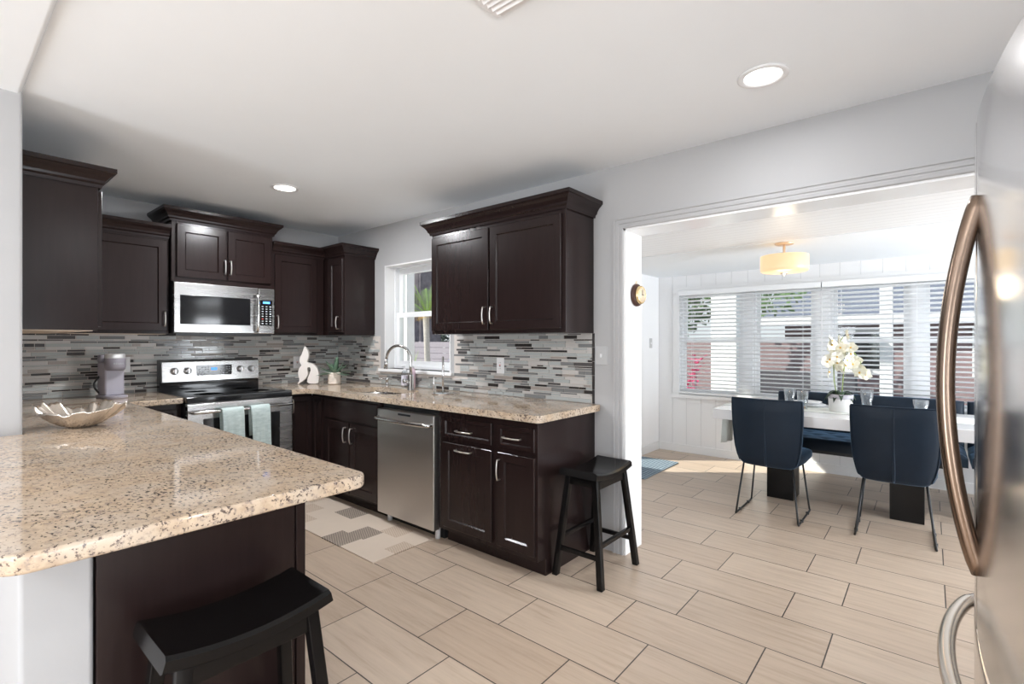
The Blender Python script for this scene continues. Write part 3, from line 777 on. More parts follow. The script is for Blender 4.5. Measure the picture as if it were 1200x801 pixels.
# towels folded over the handle
def towel(x0, x1, label, zb, seed):
    rnd = random.Random(seed)
    NX, cols = 18, []
    ph = rnd.random() * 6
    prof = []
    yb, yf, zt = -0.7435, -0.7925, 0.829
    prof = [(yb, 0.60), (yb, 0.70), (yb, 0.80), (yb - 0.004, 0.820), (-0.7600, zt), (-0.7760, zt), (yf + 0.003, 0.820), (yf, 0.80)]
    z = 0.77
    while z > zb: prof.append((yf, z)); z -= 0.03
    prof.append((yf, zb))
    vs = []; fs = []
    for i, (y, z) in enumerate(prof):
        drop = max(0.0, 0.80 - z)
        for k in range(NX + 1):
            u = k / NX; fold = 0.014 * drop / 0.3 * math.sin(u * 9 + ph + drop * 3) if i > 7 else 0
            nar = 1 - 0.05 * min(1, drop / 0.25)
            x = (x0 + x1) / 2 + (u - 0.5) * (x1 - x0) * nar + 0.006 * drop / 0.3
            vs.append((x, y - abs(fold) - (0.004 if i > 7 else 0), z))
    for i in range(len(prof) - 1):
        for k in range(NX):
            a = i * (NX + 1) + k; fs.append((a, a + 1, a + NX + 2, a + NX + 1))
    o = MB().add([(x + 1.192, y + BY - 0.012, z) for x, y, z in vs], fs, 0, True).obj('dish_towel', M['towel'], None, fix=False)
    s_ = o.modifiers.new('solid', 'SOLIDIFY'); s_.thickness = 0.006; s_.offset = 0
    return tag(o, label, 'towel', 'towels on the oven handle')
towel(0.195, 0.345, 'mint green dish towel on the oven handle, the left one', 0.50, 3)
towel(0.395, 0.535, 'mint green dish towel on the oven handle, the right one', 0.44, 8)

# ------------------------------------------------------------------ microwave
mw = thing('microwave', 'steel over-the-range microwave under the raised wall cabinet', 'microwave', (1.199, BY - 0.012, 0))
MW = 0.742; mz0, mz1 = 1.372, 1.762
MB().box(0.002, MW - 0.002, -0.36, 0, mz0, mz1).obj('body', M['black_plastic'], mw, 0.003, 1)
door = MB().box(0, 0.608, -0.392, -0.36, mz0 + 0.008, mz1).obj('door', M['steel'], mw, 0.006)
MB().box(0.040, 0.545, -0.3945, -0.385, 1.446, 1.668).obj('window', M['black_gloss'], door, 0.003)
hp = [(0.588, -0.392, 1.705), (0.588, -0.425, 1.702)] + [(0.588, -0.430 - 0.014 * math.sin(PI * k / 12), 1.695 - 0.285 * k / 12) for k in range(13)] + [(0.588, -0.425, 1.402), (0.588, -0.392, 1.398)]
MB().tube(hp, 0.0125, 12).obj('handle', M['chrome'], door)
pn = MB().box(0.611, MW, -0.392, -0.36, mz0 + 0.008, mz1).obj('control_panel', M['steel'], mw, 0.006)
kp = MB().box(0.622, 0.722, -0.3945, -0.385, 1.448, 1.664).obj('keypad', M['black_gloss'], pn, 0.002)
MB().box(0.645, 0.702, -0.3955, -0.394, 1.634, 1.652).obj('display', M['blue_led'], kp)
mb = MB()
for i in range(3):
    for j in range(8):
        mb.box(0.634 + i * 0.032, 0.649 + i * 0.032, -0.3952, -0.394, 1.462 + j * 0.0205, 1.469 + j * 0.0205)
mb.obj('button_legend', M['legend'], kp)
MB().box(0.634, 0.649, -0.3956, -0.394, 1.500, 1.509).obj('stop_button', M['red'], kp)
MB().box(0.02, MW - 0.02, -0.37, -0.02, mz0 - 0.012, mz0 + 0.01).obj('vent_grille', M['black_plastic'], mw)

# ------------------------------------------------------------------ dishwasher
dw = thing('dishwasher', 'brushed steel dishwasher beside the sink cabinet', 'dishwasher', (WX - 0.01, 3.095, 0), -R90)
DWW = 0.628
MB().box(0.0, DWW, -0.575, -0.02, 0.10, 0.868).obj('body', M['black_plastic'], dw)
dd = MB().box(0.004, DWW - 0.004, -0.632, -0.575, 0.075, 0.828).obj('door', M['steel_dw'], dw, 0.006)
hp = [(0.02, -0.632, 0.765), (0.022, -0.660, 0.765)] + [(0.03 + (DWW - 0.06) * k / 16, -0.668 - 0.018 * math.sin(PI * k / 16), 0.765) for k in range(17)] + [(DWW - 0.022, -0.660, 0.765), (DWW - 0.02, -0.632, 0.765)]
MB().tube(hp, 0.0145, 12, flat=1.0).obj('handle', M['chrome'], dd)
MB().box(0.25, 0.385, -0.6345, -0.63, 0.800, 0.813).obj('vent', M['black_plastic'], dd)
MB().box(0.01, DWW - 0.01, -0.53, -0.02, 0.0, 0.10).obj('toe_panel', M['black_plastic'], dw)
for x in (0.05, DWW - 0.05): MB().cyl((x, -0.555, 0), 0.018, 0.10, 12).obj('foot', M['plastic_white'], dw)

# ------------------------------------------------------------------ refrigerator
fr = thing('refrigerator', 'tall steel french-door refrigerator with bowed doors and bronze-toned handles', 'refrigerator', (1.375, 0, 0))
FH = 1.775
MB().box(-0.455, 0.455, -0.86, -0.165, 0.02, FH - 0.01).obj('body', plain('grey_fridge_side', (0.35, 0.35, 0.36), 0.4), fr, 0.004)
def bowed(x0, x1, z0, z1):
    NX = 28; f = lambda x: -0.072 - 0.17 * x * x
    rings_front = []
    xs = [x0 + (x1 - x0) * k / NX for k in range(NX + 1)]
    ez = 0.012
    vs = []; prof = [(z0, -0.012), (z0 + 0.004, -0.003), (z0 + ez, 0), (z1 - ez, 0), (z1 - 0.004, -0.003), (z1, -0.012)]
    for z, dy in prof:
        for x in xs:
            e = min(x - x0, x1 - x); s_ = 0 if e > 0.010 else -(0.010 - e) ** 2 / 0.02
            vs.append((x, f(x) + dy + s_, z))
    m = NX + 1; fs = []
    for i in range(len(prof) - 1):
        for k in range(NX): fs.append((i * m + k, i * m + k + 1, (i + 1) * m + k + 1, (i + 1) * m + k))
    o_ = len(vs); yb = -0.160
    for z in (z0, z1):
        for x in xs: vs.append((x, yb, z))
    top = (len(prof) - 1) * m
    for k in range(NX):
        fs.append((k, k + 1, o_ + k + 1, o_ + k)); fs.append((top + k, top + k + 1, o_ + m + k + 1, o_ + m + k))
        fs.append((o_ + k, o_ + k + 1, o_ + m + k + 1, o_ + m + k))
    for k, c_ in ((0, 0), (NX, NX)): fs.append(tuple(i * m + k for i in range(len(prof))) + (o_ + m + k, o_ + k))
    return MB().add(vs, fs, 0, True)
dl = sharp_smooth(bowed(0.003, 0.455, 0.715, FH).obj('door', M['fridge_steel'], fr), 30)
dr_ = sharp_smooth(bowed(-0.455, -0.003, 0.715, FH).obj('door', M['fridge_steel'], fr), 30)
fz = sharp_smooth(bowed(-0.455, 0.455, 0.07, 0.705).obj('freezer_drawer', M['fridge_steel'], fr), 30)
for dd_, x in ((dl, 0.036), (dr_, -0.036)):
    pts = []
    for k in range(33):
        q = k / 32; z = 0.858 + (1.598 - 0.858) * q; b_ = math.sin(PI * q) ** 0.8
        pts.append((x, -0.076 + 0.052 * b_, z))
    MB().tube(pts, 0.0150, 16, flat=0.95, up=(0, 1, 0)).obj('handle', M['handle_steel'], dd_)
pts = []
for k in range(33):
    q = k / 32; x = -0.33 + 0.66 * q; b_ = math.sin(PI * q) ** 0.6
    pts.append((x, -0.088 + 0.062 * b_, 0.665))
MB().tube(pts, 0.0150, 16, up=(0, 1, 0)).obj('handle', mat_steel('freezer_handle_steel', (0.62, 0.55, 0.48), 0.25, 0), fz)
MB().box(-0.44, 0.44, -0.84, -0.15, 0.0, 0.065).obj('base_grille', M['black_plastic'], fr)
for x in (-0.42, 0.42): MB().box(x - 0.03, x + 0.03, -0.20, -0.12, FH - 0.012, FH + 0.012).obj('hinge_cover', M['black_plastic'], fr)

# ------------------------------------------------------------------ saddle stools
def make_stool():
    t = thing('saddle_stool', 'x', 'stool')
    # saddle seat: long axis x, ends rise
    L, D, TH = 0.405, 0.24, 0.038
    rings = []
    NR = 22
    for i in range(NR + 1):
        u = i / NR * 2 - 1; x = u * L / 2
        zc = 0.566 + 0.024 * u * u
        dd = D / 2
        sec = []
        for (y, z) in ((-dd, -TH / 2 + 0.006), (-dd + 0.008, -TH / 2), (dd - 0.008, -TH / 2), (dd, -TH / 2 + 0.006), (dd, TH / 2 - 0.008), (dd - 0.01, TH / 2), (0.0, TH / 2 - 0.001), (-dd + 0.01, TH / 2), (-dd, TH / 2 - 0.008)):
            sec.append((x - 0.010 * u * (z / TH), y, zc + z))
        rings.append(sec)
    o = MB().loft(rings).obj('seat', M['black_lacquer'], t); sharp_smooth(o, 35)
    top = {}; foot = {}
    for sx_ in (-1, 1):
        for sy_ in (-1, 1):
            a = Vector((sx_ * 0.155, sy_ * 0.085, 0.565)); b_ = Vector((sx_ * 0.203, sy_ * 0.145, 0.0))
            top[sx_, sy_] = a; foot[sx_, sy_] = b_
            m_ = MB(); w = 0.017
            vs = [(b_.x + dx * w, b_.y + dy * w, 0) for dx, dy in ((-1, -1), (1, -1), (1, 1), (-1, 1))] + [(a.x + dx * w, a.y + dy * w, a.z) for dx, dy in ((-1, -1), (1, -1), (1, 1), (-1, 1))]
            m_.add(vs, [(3, 2, 1, 0), (4, 5, 6, 7), (0, 1, 5, 4), (1, 2, 6, 5), (2, 3, 7, 6), (3, 0, 4, 7)])
            m_.obj('leg', M['black_lacquer'], t, 0.003, 1)
    def at(k, z): a, b_ = top[k], foot[k]; return b_ + (a - b_) * (z / 0.565)
    def bar(k1, k2, z, h=0.024, th=0.010, name='stretcher'):
        p, q = at(k1, z), at(k2, z); d_ = (q - p).normalized(); n_ = Vector((-d_.y, d_.x, 0))
        vs = []
        for base in (p, q):
            for dn, dz in ((-th, -h / 2), (th, -h / 2), (th, h / 2), (-th, h / 2)): vs.append(base + n_ * dn + Vector((0, 0, dz)))
        MB().add(vs, [(3, 2, 1, 0), (4, 5, 6, 7), (0, 1, 5, 4), (1, 2, 6, 5), (2, 3, 7, 6), (3, 0, 4, 7)]).obj(name, M['black_lacquer'], t, 0.002, 1)
    bar((-1, -1), (-1, 1), 0.155); bar((1, -1), (1, 1), 0.155)
    bar((-1, -1), (1, -1), 0.215); bar((-1, 1), (1, 1), 0.215)
    bar((-1, -1), (1, -1), 0.528, 0.045, 0.009, 'apron'); bar((-1, 1), (1, 1), 0.528, 0.045, 0.009, 'apron')
    bar((-1, -1), (-1, 1), 0.535, 0.04, 0.009, 'apron'); bar((1, -1), (1, 1), 0.535, 0.04, 0.009, 'apron')
    return t
st = make_stool(); st.location = (0.546, 1.420, 0); tag(st, 'black saddle stool tucked under the peninsula counter', 'stool', 'black saddle stools')
s2 = copy_tree(st); s2.location = (2.505, 1.473, 0); s2['label'] = 'black saddle stool beside the end base cabinet and the opening'

# ------------------------------------------------------------------ things on the counters
def thing_mesh(mb, name, mat, label, cat, group=None, **kw): return tag(mb.obj(name, mat, None, **kw), label, cat, group)
# coffee maker
km = thing('coffee_maker', 'lavender grey single-serve coffee maker on the back left counter', 'coffee maker', (0.865, 4.45, 0.914), math.radians(10))
km.scale = (1.12, 1.12, 1.17)
MB().prism(fillet([(-0.06, -0.10), (0.06, -0.10), (0.06, 0.09), (-0.06, 0.09)], {0: 0.05, 1: 0.05, 2: 0.02, 3: 0.02}), 0.0, 0.018).obj('base', M['grey_machine'], km, 0.005)
MB().prism(fillet([(-0.052, -0.035), (0.052, -0.035), (0.052, 0.085), (-0.052, 0.085)], {0: 0.012, 1: 0.012, 2: 0.02, 3: 0.02}), 0.018, 0.215).obj('body', M['grey_machine'], km, 0.006)
hd = MB().lathe([(0.045, 0.168), (0.052, 0.174), (0.055, 0.19), (0.055, 0.238), (0.052, 0.241)], (0, -0.035, 0), 32, sx=0.98, sy=1.05).obj('brew_head', M['grey_dark_machine'], km)
MB().lathe([(0.051, 0.241), (0.052, 0.244), (0.052, 0.262), (0.048, 0.268), (0.001, 0.268)], (0, -0.035, 0), 32).obj('lid', M['silver'], km)
MB().box(-0.05, 0.05, 0.035, 0.088, 0.214, 0.262).obj('reservoir_lid', M['grey_dark_machine'], km, 0.01)
MB().tube([(-0.050, 0.05, 0.13)] + [(-0.050 - 0.028 * math.sin(PI * k / 8), 0.05, 0.13 - 0.10 * k / 8) for k in range(9)], 0.006, 8).obj('cord', M['black_plastic'], km)
tc_ = bpy.data.curves.new('lettering', 'FONT'); tc_.body = 'KEURIG'; tc_.size = 0.014; tc_.align_x = 'CENTER'; tc_.extrude = 0.0006; tc_.space_character = 1.25
to = bpy.data.objects.new('lettering', tc_); COL.objects.link(to); dg = bpy.context.evaluated_depsgraph_get(); dg.update()
me = bpy.data.meshes.new_from_object(to.evaluated_get(dg)); COL.objects.unlink(to); bpy.data.objects.remove(to)
for v in me.vertices:      # wrap on the round head
    a = v.co.x / 0.0555; v.co = Vector((0.0555 * math.sin(a), -0.0585 * math.cos(a) - 0.035 + v.co.z * -1.0, v.co.y + 0.205))
me.materials.clear(); me.materials.append(M['legend'])
lt = bpy.data.objects.new('lettering', me); COL.objects.link(lt); lt.parent = hd
# jagged bowl
bw = thing('decorative_bowl', 'champagne metal bowl with a jagged rim on the peninsula', 'bowl', (0.475, 3.06, 0.914), math.radians(-50))
NB = 120; rnd = random.Random(5); rings = []
jag = [0.0] * NB
step = 0.0
for k in range(NB):
    a = 2 * PI * k / NB
    if k % 3 == 0: step = rnd.choice((-0.012, -0.005, 0.005, 0.012))
    jag[k] = 0.070 + 0.036 * abs(math.cos(a)) ** 1.8 + (0.034 * max(0, math.sin(a + 0.25)) ** 6) + (0.010 if -0.5 < math.cos(a) < 0.1 and math.sin(a) < 0 else 0) + step
for i in range(13):
    q = i / 12; ring_ = []
    for k in range(NB):
        a = 2 * PI * k / NB
        rx = 0.035 + 0.160 * q ** 0.8; ry = 0.032 + 0.085 * q ** 0.6
        ring_.append((rx * math.cos(a), ry * math.sin(a), 0.004 + (jag[k] - 0.004) * (q ** 1.2)))
    rings.append(ring_)
m_ = MB().loft(rings, cap=False); m_.f.append(tuple(range(NB))[::-1]); m_.mi.append(0); m_.sm.append(True)
o = m_.obj('shell', M['bowl'], bw); s_ = o.modifiers.new('solid', 'SOLIDIFY'); s_.thickness = 0.004; s_.offset = 1
MB().lathe([(0.030, 0), (0.034, 0.004), (0.030, 0.008)], n=24).obj('foot', M['bowl'], bw)
# white abstract sculpture
sc_pts = [(243, 645), (275, 590), (255, 545), (252, 480), (270, 425), (300, 402), (268, 360), (268, 310), (295, 260), (318, 205), (325, 143), (365, 180), (388, 235), (385, 300), (368, 345), (368, 362), (420, 370), (470, 405), (500, 455), (515, 530), (512, 600), (500, 640), (368, 640), (368, 580), (390, 520), (410, 470), (405, 430), (388, 422), (370, 432), (368, 470), (378, 510), (360, 560), (320, 600), (280, 625), (255, 645)]
px = 0.0875 / 11.44 / 10.0 * 1.0
sc_m = []
for (x, y) in sc_pts: sc_m.append(((x - 385) * 0.00072, (645 - y) * 0.00072))
def smooth_poly(P, it=2):
    for _ in range(it):
        Q = []
        for i in range(len(P)):
            a, b_ = P[i], P[(i + 1) % len(P)]
            Q += [(a[0] * .75 + b_[0] * .25, a[1] * .75 + b_[1] * .25), (a[0] * .25 + b_[0] * .75, a[1] * .25 + b_[1] * .75)]
        P = Q
    return P
sp_ = [(x, max(z, 0)) for x, z in smooth_poly(sc_m)]
ms = slab(sp_, None, -0.02, 0.02); ms.materials.append(M['ceramic'])
for v in ms.vertices: v.co = Vector((v.co.x, -v.co.z, v.co.y))
so = bpy.data.objects.new('sculpture', ms); COL.objects.link(so); so.location = (2.342, 4.478, 0.9145); so.rotation_euler = (0, 0, math.radians(-42))
m_ = so.modifiers.new('bevel', 'BEVEL'); m_.width = 0.008; m_.segments = 3; m_.limit_method = 'ANGLE'; m_.angle_limit = math.radians(50)
tag(so, 'white abstract flame-shaped sculpture on the corner counter', 'sculpture')
# agave in ribbed pot
ag = thing('potted_agave', 'green agave in a ribbed cream pot beside the white sculpture', 'plant', (2.486, 4.280, 0.914))
prof = [(0.050, 0.0)]
for k in range(5):
    z = 0.004 + k * 0.0215
    prof += [(0.055, z), (0.058, z + 0.004), (0.058, z + 0.016), (0.055, z + 0.0195)]
prof += [(0.052, 0.112), (0.048, 0.112), (0.047, 0.09), (0.001, 0.09)]
MB().lathe(prof, n=36).obj('pot', M['ceramic_pot'], ag)
MB().lathe([(0.047, 0.091), (0.03, 0.097), (0.001, 0.099)]).obj('soil', plain('dark_soil', (0.05, 0.04, 0.03), 0.9), ag)
rnd = random.Random(4)
for k in range(17):
    az = k * 2.399; el = 0.05 + 1.2 * (k / 16) ** 1.3; L = 0.172 + rnd.uniform(-0.015, 0.02)
    mb = MB(); rings = []
    for i in range(9):
        q = i / 8; w = 0.025 * (0.55 + 1.5 * q) * (1 - q) ** 0.75 + 0.0008; th_ = 0.006 * (1 - q) + 0.0008
        ang = el + 0.25 * q * (0.6 if k < 12 else -0.3)
        r_ = 0.008 + L * q * math.cos(el); z_ = 0.095 + L * (q * math.sin(el) - 0.18 * q * q * math.cos(el))
        c0, s0 = math.cos(az), math.sin(az)
        ring_ = []
        for (ww, hh) in ((-1, 0.35), (-0.5, -0.2), (0, -0.5), (0.5, -0.2), (1, 0.35), (0, 0.1)):
            ring_.append((r_ * c0 - ww * w * s0, r_ * s0 + ww * w * c0, z_ + hh * w * 0.55))
        rings.append(ring_)
    mb.loft(rings).obj('leaf', M['agave'], ag)
# faucet
fa = thing('faucet', 'tall gooseneck steel faucet behind the sink', 'faucet', (2.585, 3.27, 0.914))
MB().lathe([(0.029, 0), (0.029, 0.004), (0.024, 0.008), (0.023, 0.12), (0.019, 0.124)], n=24).obj('body', M['chrome'], fa)
R_ = 0.116; dx, dy = -0.36, 0.93
pts = [(0, 0, 0.12), (0, 0, 0.20), (0, 0, 0.250)]
for k in range(1, 17):
    a = PI * k / 16; pts.append((dx * R_ * (1 - math.cos(a)), dy * R_ * (1 - math.cos(a)), 0.250 + R_ * math.sin(a)))
MB().tube(pts, 0.0125, 14).obj('spout', M['chrome'], fa)
e = pts[-1]
MB().tube([(e[0], e[1], e[2] + 0.002), (e[0] + dx * 0.004, e[1] + dy * 0.004, 0.215), (e[0] + dx * 0.01, e[1] + dy * 0.01, 0.172)], [0.0135, 0.0155, 0.017], 14).obj('spray_head', M['chrome'], fa)
MB().tube([(0, 0, 0.075), (-0.05, 0.015, 0.078), (-0.062, 0.018, 0.078)], [0.016, 0.017, 0.019], 14).obj('handle', M['chrome'], fa)
# built-in dispenser
sd_ = thing('soap_dispenser', 'short steel deck soap dispenser left of the faucet', 'soap dispenser', (2.66, 3.70, 0.914))
MB().lathe([(0.020, 0), (0.020, 0.005), (0.013, 0.008), (0.012, 0.05), (0.016, 0.055), (0.016, 0.075), (0.012, 0.08), (0.001, 0.08)], n=20).obj('body', M['chrome'], sd_)
MB().tube([(0, 0, 0.070), (-0.03, 0.01, 0.074), (-0.075, 0.02, 0.066)], 0.007, 10).obj('nozzle', M['chrome'], sd_)
# soap bottles
def bottle(loc, label, mat1, mat2, h, pump, r):
    b_ = thing('soap_bottle', label, 'bottle', loc)
    body = MB().lathe([(r * .9, 0), (r, 0.005), (r, h * 0.72), (r * 0.85, h * 0.8), (r * 0.35, h * 0.86), (r * 0.35, h * 0.9)], n=20, sy=0.75).obj('body', mat1, b_)
    MB().lathe([(r + 0.0006, h * 0.1), (r + 0.0008, h * 0.11), (r + 0.0008, h * 0.60), (r + 0.0006, h * 0.61)], n=20, sy=0.76).obj('label_band', mat2, b_)
    mb_ = MB().cyl((0, 0, h * 0.88), r * 0.45, h * 0.07, 16)
    if pump: mb_.tube([(0, 0, h * 0.93), (0, 0, h * 1.08)], 0.003, 8).tube([(0.004, -0.002, h * 1.08), (-0.018, 0.008, h * 1.08), (-0.03, 0.012, h * 1.04)], 0.005, 8)
    mb_.obj('pump' if pump else 'cap', M['plastic_white'], b_)
bottle((2.722, 3.53, 0.914), 'clear pump soap bottle with purple-edged label behind the faucet', M['tumbler'], M['soap'], 0.17, True, 0.031)
bottle((2.73, 3.43, 0.914), 'pink labelled soap bottle right beside the pump bottle', M['pinklabel'], M['pinklabel'], 0.20, False, 0.028)
# paper towel holder
ph = thing('paper_towel_holder', 'empty steel paper towel holder right of the faucet', 'paper towel holder', (2.565, 2.855, 0.914))
MB().lathe([(0.085, 0), (0.085, 0.006), (0.08, 0.010), (0.001, 0.010)], n=36).obj('base', M['chrome'], ph)
MB().cyl((0, 0, 0.01), 0.0075, 0.275, 14, bev=0.003).obj('pole', M['chrome'], ph)
MB().cyl((-0.045, 0.055, 0.008), 0.006, 0.135, 12, bev=0.002).obj('side_rod', M['chrome'], ph)
# outlets and switches
def outlet(name, label, loc, rz, gfci=True, sw=False, w=0.072, h=0.116):
    t = thing(name, label, 'outlet' if not sw else 'switch', loc, rz)
    MB().box(-w / 2, w / 2, -0.006, 0.0, -h / 2, h / 2).obj('plate', M['wall_plate'] if sw else M['plastic_white'], t, 0.002)
    if sw:
        ins = MB().box(-0.006, 0.006, -0.012, -0.005, -0.012, 0.012).obj('toggle', M['plastic_white'], t, 0.002)
    else:
        ins = MB().box(-0.017, 0.017, -0.0085, -0.005, -0.034, 0.034).obj('receptacle', M['plastic_white'], t, 0.001)
        mb_ = MB()
        for zz in (-0.022, 0.022): mb_.box(-0.007, -0.005, -0.009, -0.008, zz - 0.004, zz + 0.004).box(0.005, 0.007, -0.009, -0.008, zz - 0.004, zz + 0.004)
        mb_.obj('slot', M['black_plastic'], ins)
        if gfci:
            MB().box(-0.007, 0.007, -0.0095, -0.008, 0.001, 0.007).obj('reset_button', M['red'], ins)
            MB().box(-0.007, 0.007, -0.0095, -0.008, -0.008, -0.002).obj('test_button', M['black_plastic'], ins)
    return t
outlet('wall_outlet', 'white outlet behind the coffee maker', (0.985, BY - 0.007, 1.137), 0)
outlet('wall_outlet', 'white outlet behind the white sculpture', (2.335, BY - 0.007, 1.112), 0)
outlet('wall_outlet', 'white outlet on the backsplash under the large wall cabinet', (WX - 0.007, 2.449, 1.135), -R90)
outlet('light_switch', 'white switch plate on the wall left of the dining opening', (WX, 1.598, 1.225), -R90, sw=True, w=0.085)
outlet('light_switch', 'white switch plate on the dining room left wall', (5.60, DY, 1.295), 0, sw=True)
# clock on the jamb
ck = thing('round_clock', 'small brass clock on dark wood hanging on the opening jamb', 'clock', (2.915, OY1 - 0.012, 1.608))
MB().lathe([(0.068, 0), (0.072, -0.004), (0.070, -0.018), (0.058, -0.024)], axis='y', n=36).obj('backboard', M['clock_wood'], ck)
MB().lathe([(0.056, -0.020), (0.057, -0.040), (0.052, -0.046), (0.046, -0.044), (0.001, -0.044)], axis='y', n=36).obj('case', M['brass'], ck)
MB().lathe([(0.046, -0.0442), (0.046, -0.0452), (0.001, -0.0452)], axis='y', n=36).obj('dial', M['clock_face'], ck)
MB().box(-0.0015, 0.0015, -0.048, -0.045, -0.004, 0.03).box(-0.003, 0.022, -0.048, -0.045, -0.0015, 0.0015).obj('hands', M['black_metal'], ck)
MB().tube([(0.012 * math.cos(a * PI / 6), -0.008, 0.078 + 0.010 * math.sin(a * PI / 6)) for a in range(12)], 0.002, 6, closed=True).obj('hanging_ring', M['brass'], ck)

# ------------------------------------------------------------------ floor mats
mt = MB(); rnd = random.Random(9)
pat = ["0010020100", "2010002010", "0200100201"]
y = 2.52; rows = []
mx0, mx1 = 1.712, 2.182
cw = (mx1 - mx0) / 3
for c_ in range(3):
    yy = 2.52 - [0.0, 0.09, 0.03][c_]; k = 0
    while yy < 3.99:
        L = [0.16, 0.20, 0.23, 0.18][(k + c_) % 4]
        a, b_ = max(yy, 2.52), min(yy + L, 3.99)
        if b_ > a: mt.box(mx0 + c_ * cw, mx0 + (c_ + 1) * cw, a, b_, 0.0005, 0.008, int(pat[c_][k % 10]))
        yy += L; k += 1
thing_mesh(mt, 'kitchen_mat', [M['mat_plain'], M['mat_hatch'], M['mat_fine']], 'cream and taupe patchwork mat on the floor before the sink', 'mat')
thing_mesh(MB().prism(fillet([(4.42, 2.075), (5.26, 2.075), (5.26, 2.53), (4.42, 2.53)], {k: 0.02 for k in range(4)}), 0.0005, 0.012), 'door_mat', M['rug'], 'blue ribbed door mat on the dining room floor by the left wall', 'mat', bevel=0.003)

# ------------------------------------------------------------------ dining furniture
tb = thing('dining_table', 'long white dining table with two black slab pedestals', 'table', (4.665, 0.545, 0))
MB().box(-0.445, 0.445, -0.835, 0.835, 0.678, 0.76).obj('tabletop', M['table_white'], tb, 0.004)
for yy in (0.415, -0.415):
    MB().box(-0.05, 0.19, yy - 0.10, yy + 0.10, 0.0, 0.678).obj('leg', M['black_lacquer'], tb, 0.003)
# runner
vs = []; fs = []; NXr = 14
path = [(1.35 + 0.035, 0.43), (1.35 + 0.038, 0.52), (1.35 + 0.036, 0.62), (1.35 + 0.036, 0.745), (1.35 + 0.030, 0.7625), (1.33, 0.7625), (0.9, 0.7625), (0.2, 0.7625), (-0.27, 0.7625)]
for i, (yy, zz) in enumerate(path):
    for k in range(NXr + 1):
        u = k / NXr
        fl = 0.012 * (1 + math.sin(u * 15)) * max(0, (0.72 - zz)) / 0.3
        vs.append((4.50 + 0.34 * u + (0.02 * (u - 0.5) if zz < 0.5 else 0), yy + fl, zz - (0.03 * u if i == 0 else 0)))
for i in range(len(path) - 1):
    for k in range(NXr): a = i * (NXr + 1) + k; fs.append((a, a + 1, a + NXr + 2, a + NXr + 1))
o = MB().add(vs, fs, 0, True).obj('table_runner', M['runner'], None, fix=False); s_ = o.modifiers.new('solid', 'SOLIDIFY'); s_.thickness = 0.002; s_.offset = 0
tag(o, 'pale sage cloth runner hanging over the table end', 'table runner')

def rounded_rect(hw, hh, n_=28, e=0.35):
    out = []
    for k in range(n_):
        a = 2 * PI * k / n_; ca, sa = math.cos(a), math.sin(a)
        out.append((hw * math.copysign(abs(ca) ** e, ca), hh * math.copysign(abs(sa) ** e, sa)))
    return out
def make_chair():
    """faces local +y; back surface near y=-0.25"""
    t = thing('dining_chair', 'x', 'chair')
    prof = [(0.888, -0.275, 0.236), (0.880, -0.276, 0.240), (0.80, -0.270, 0.240), (0.70, -0.262, 0.237), (0.60, -0.253, 0.231), (0.52, -0.244, 0.222), (0.46, -0.234, 0.209), (0.415, -0.222, 0.194), (0.393, -0.205, 0.176), (0.386, -0.195, 0.160)]
    rings = []
    for z, y, hw in prof:
        th_ = 0.032 if z < 0.885 else 0.026
        ring_ = []
        for a, b_ in rounded_rect(hw, th_, 32, 0.4):
            curve = 0.045 * (a / 0.24) ** 2      # wraps forward at the sides
            ring_.append((a, y + 0.032 + b_ + curve, z))
        rings.append(ring_)
    MB().loft(rings).obj('backrest', M['velvet'], t)
    # seam down the back
    bk = t.children[0]
    MB().tube([(0, y - 0.0005, z) for z, y, hw in prof[1:9]], [0.002, 0.002, 0.002, 0.004, 0.007, 0.008, 0.007, 0.004], 8).obj('back_seam', M['velvet'], bk)
    pts = []
    for z, y, hw in prof[1:8]: pts.append((-hw, y + 0.032 + 0.030, z))
    left = [(-hw + 0.004, y + 0.045 * (hw / 0.24) ** 2 + 0.008, z) for z, y, hw in prof[1:8]]
    right = [(-x, y, z) for x, y, z in left]
    topl = [(-0.232 + 0.464 * k / 12, -0.276 + 0.008 + 0.045 * ((-0.232 + 0.464 * k / 12) / 0.24) ** 2, 0.889) for k in range(13)]
    MB().tube(left[::-1] + topl + right, 0.0045, 8).obj('piping', M['velvet'], bk)
    # seat cushion
    rings = []
    for y, hw, zb, zt in ((-0.20, 0.17, 0.395, 0.47), (-0.15, 0.205, 0.392, 0.485), (0.0, 0.225, 0.395, 0.492), (0.14, 0.232, 0.405, 0.494), (0.21, 0.230, 0.412, 0.490), (0.236, 0.222, 0.425, 0.478), (0.244, 0.20, 0.44, 0.465)):
        hh = (zt - zb) / 2
        rings.append([(a, y, (zt + zb) / 2 + b_) for a, b_ in rounded_rect(hw, hh, 32, 0.45)])
    MB().loft(rings).obj('seat', M['velvet'], t)
    for s_ in (-1, 1):
        p = [(s_ * 0.165, -0.16, 0.40), (s_ * 0.208, -0.215, 0.018), (s_ * 0.211, -0.214, 0.009), (s_ * 0.211, -0.20, 0.0075), (s_ * 0.212, 0.20, 0.0075), (s_ * 0.212, 0.215, 0.009), (s_ * 0.209, 0.216, 0.018), (s_ * 0.165, 0.17, 0.415)]
        lg = MB().tube(p, 0.0068, 10).obj('leg', M['black_metal'], t)
        for yy in (-0.10, 0.12): MB().cyl((s_ * 0.2112, yy, 0.0), 0.011, 0.018, 12).obj('glide', M['black_plastic'], lg)
    return t
ch = make_chair(); ch.location = (4.215, 0.925, 0); ch.rotation_euler = (0, 0, -R90)
tag(ch, 'navy velvet dining chair at the table end nearest the door mat', 'chair', 'navy chairs along the table')
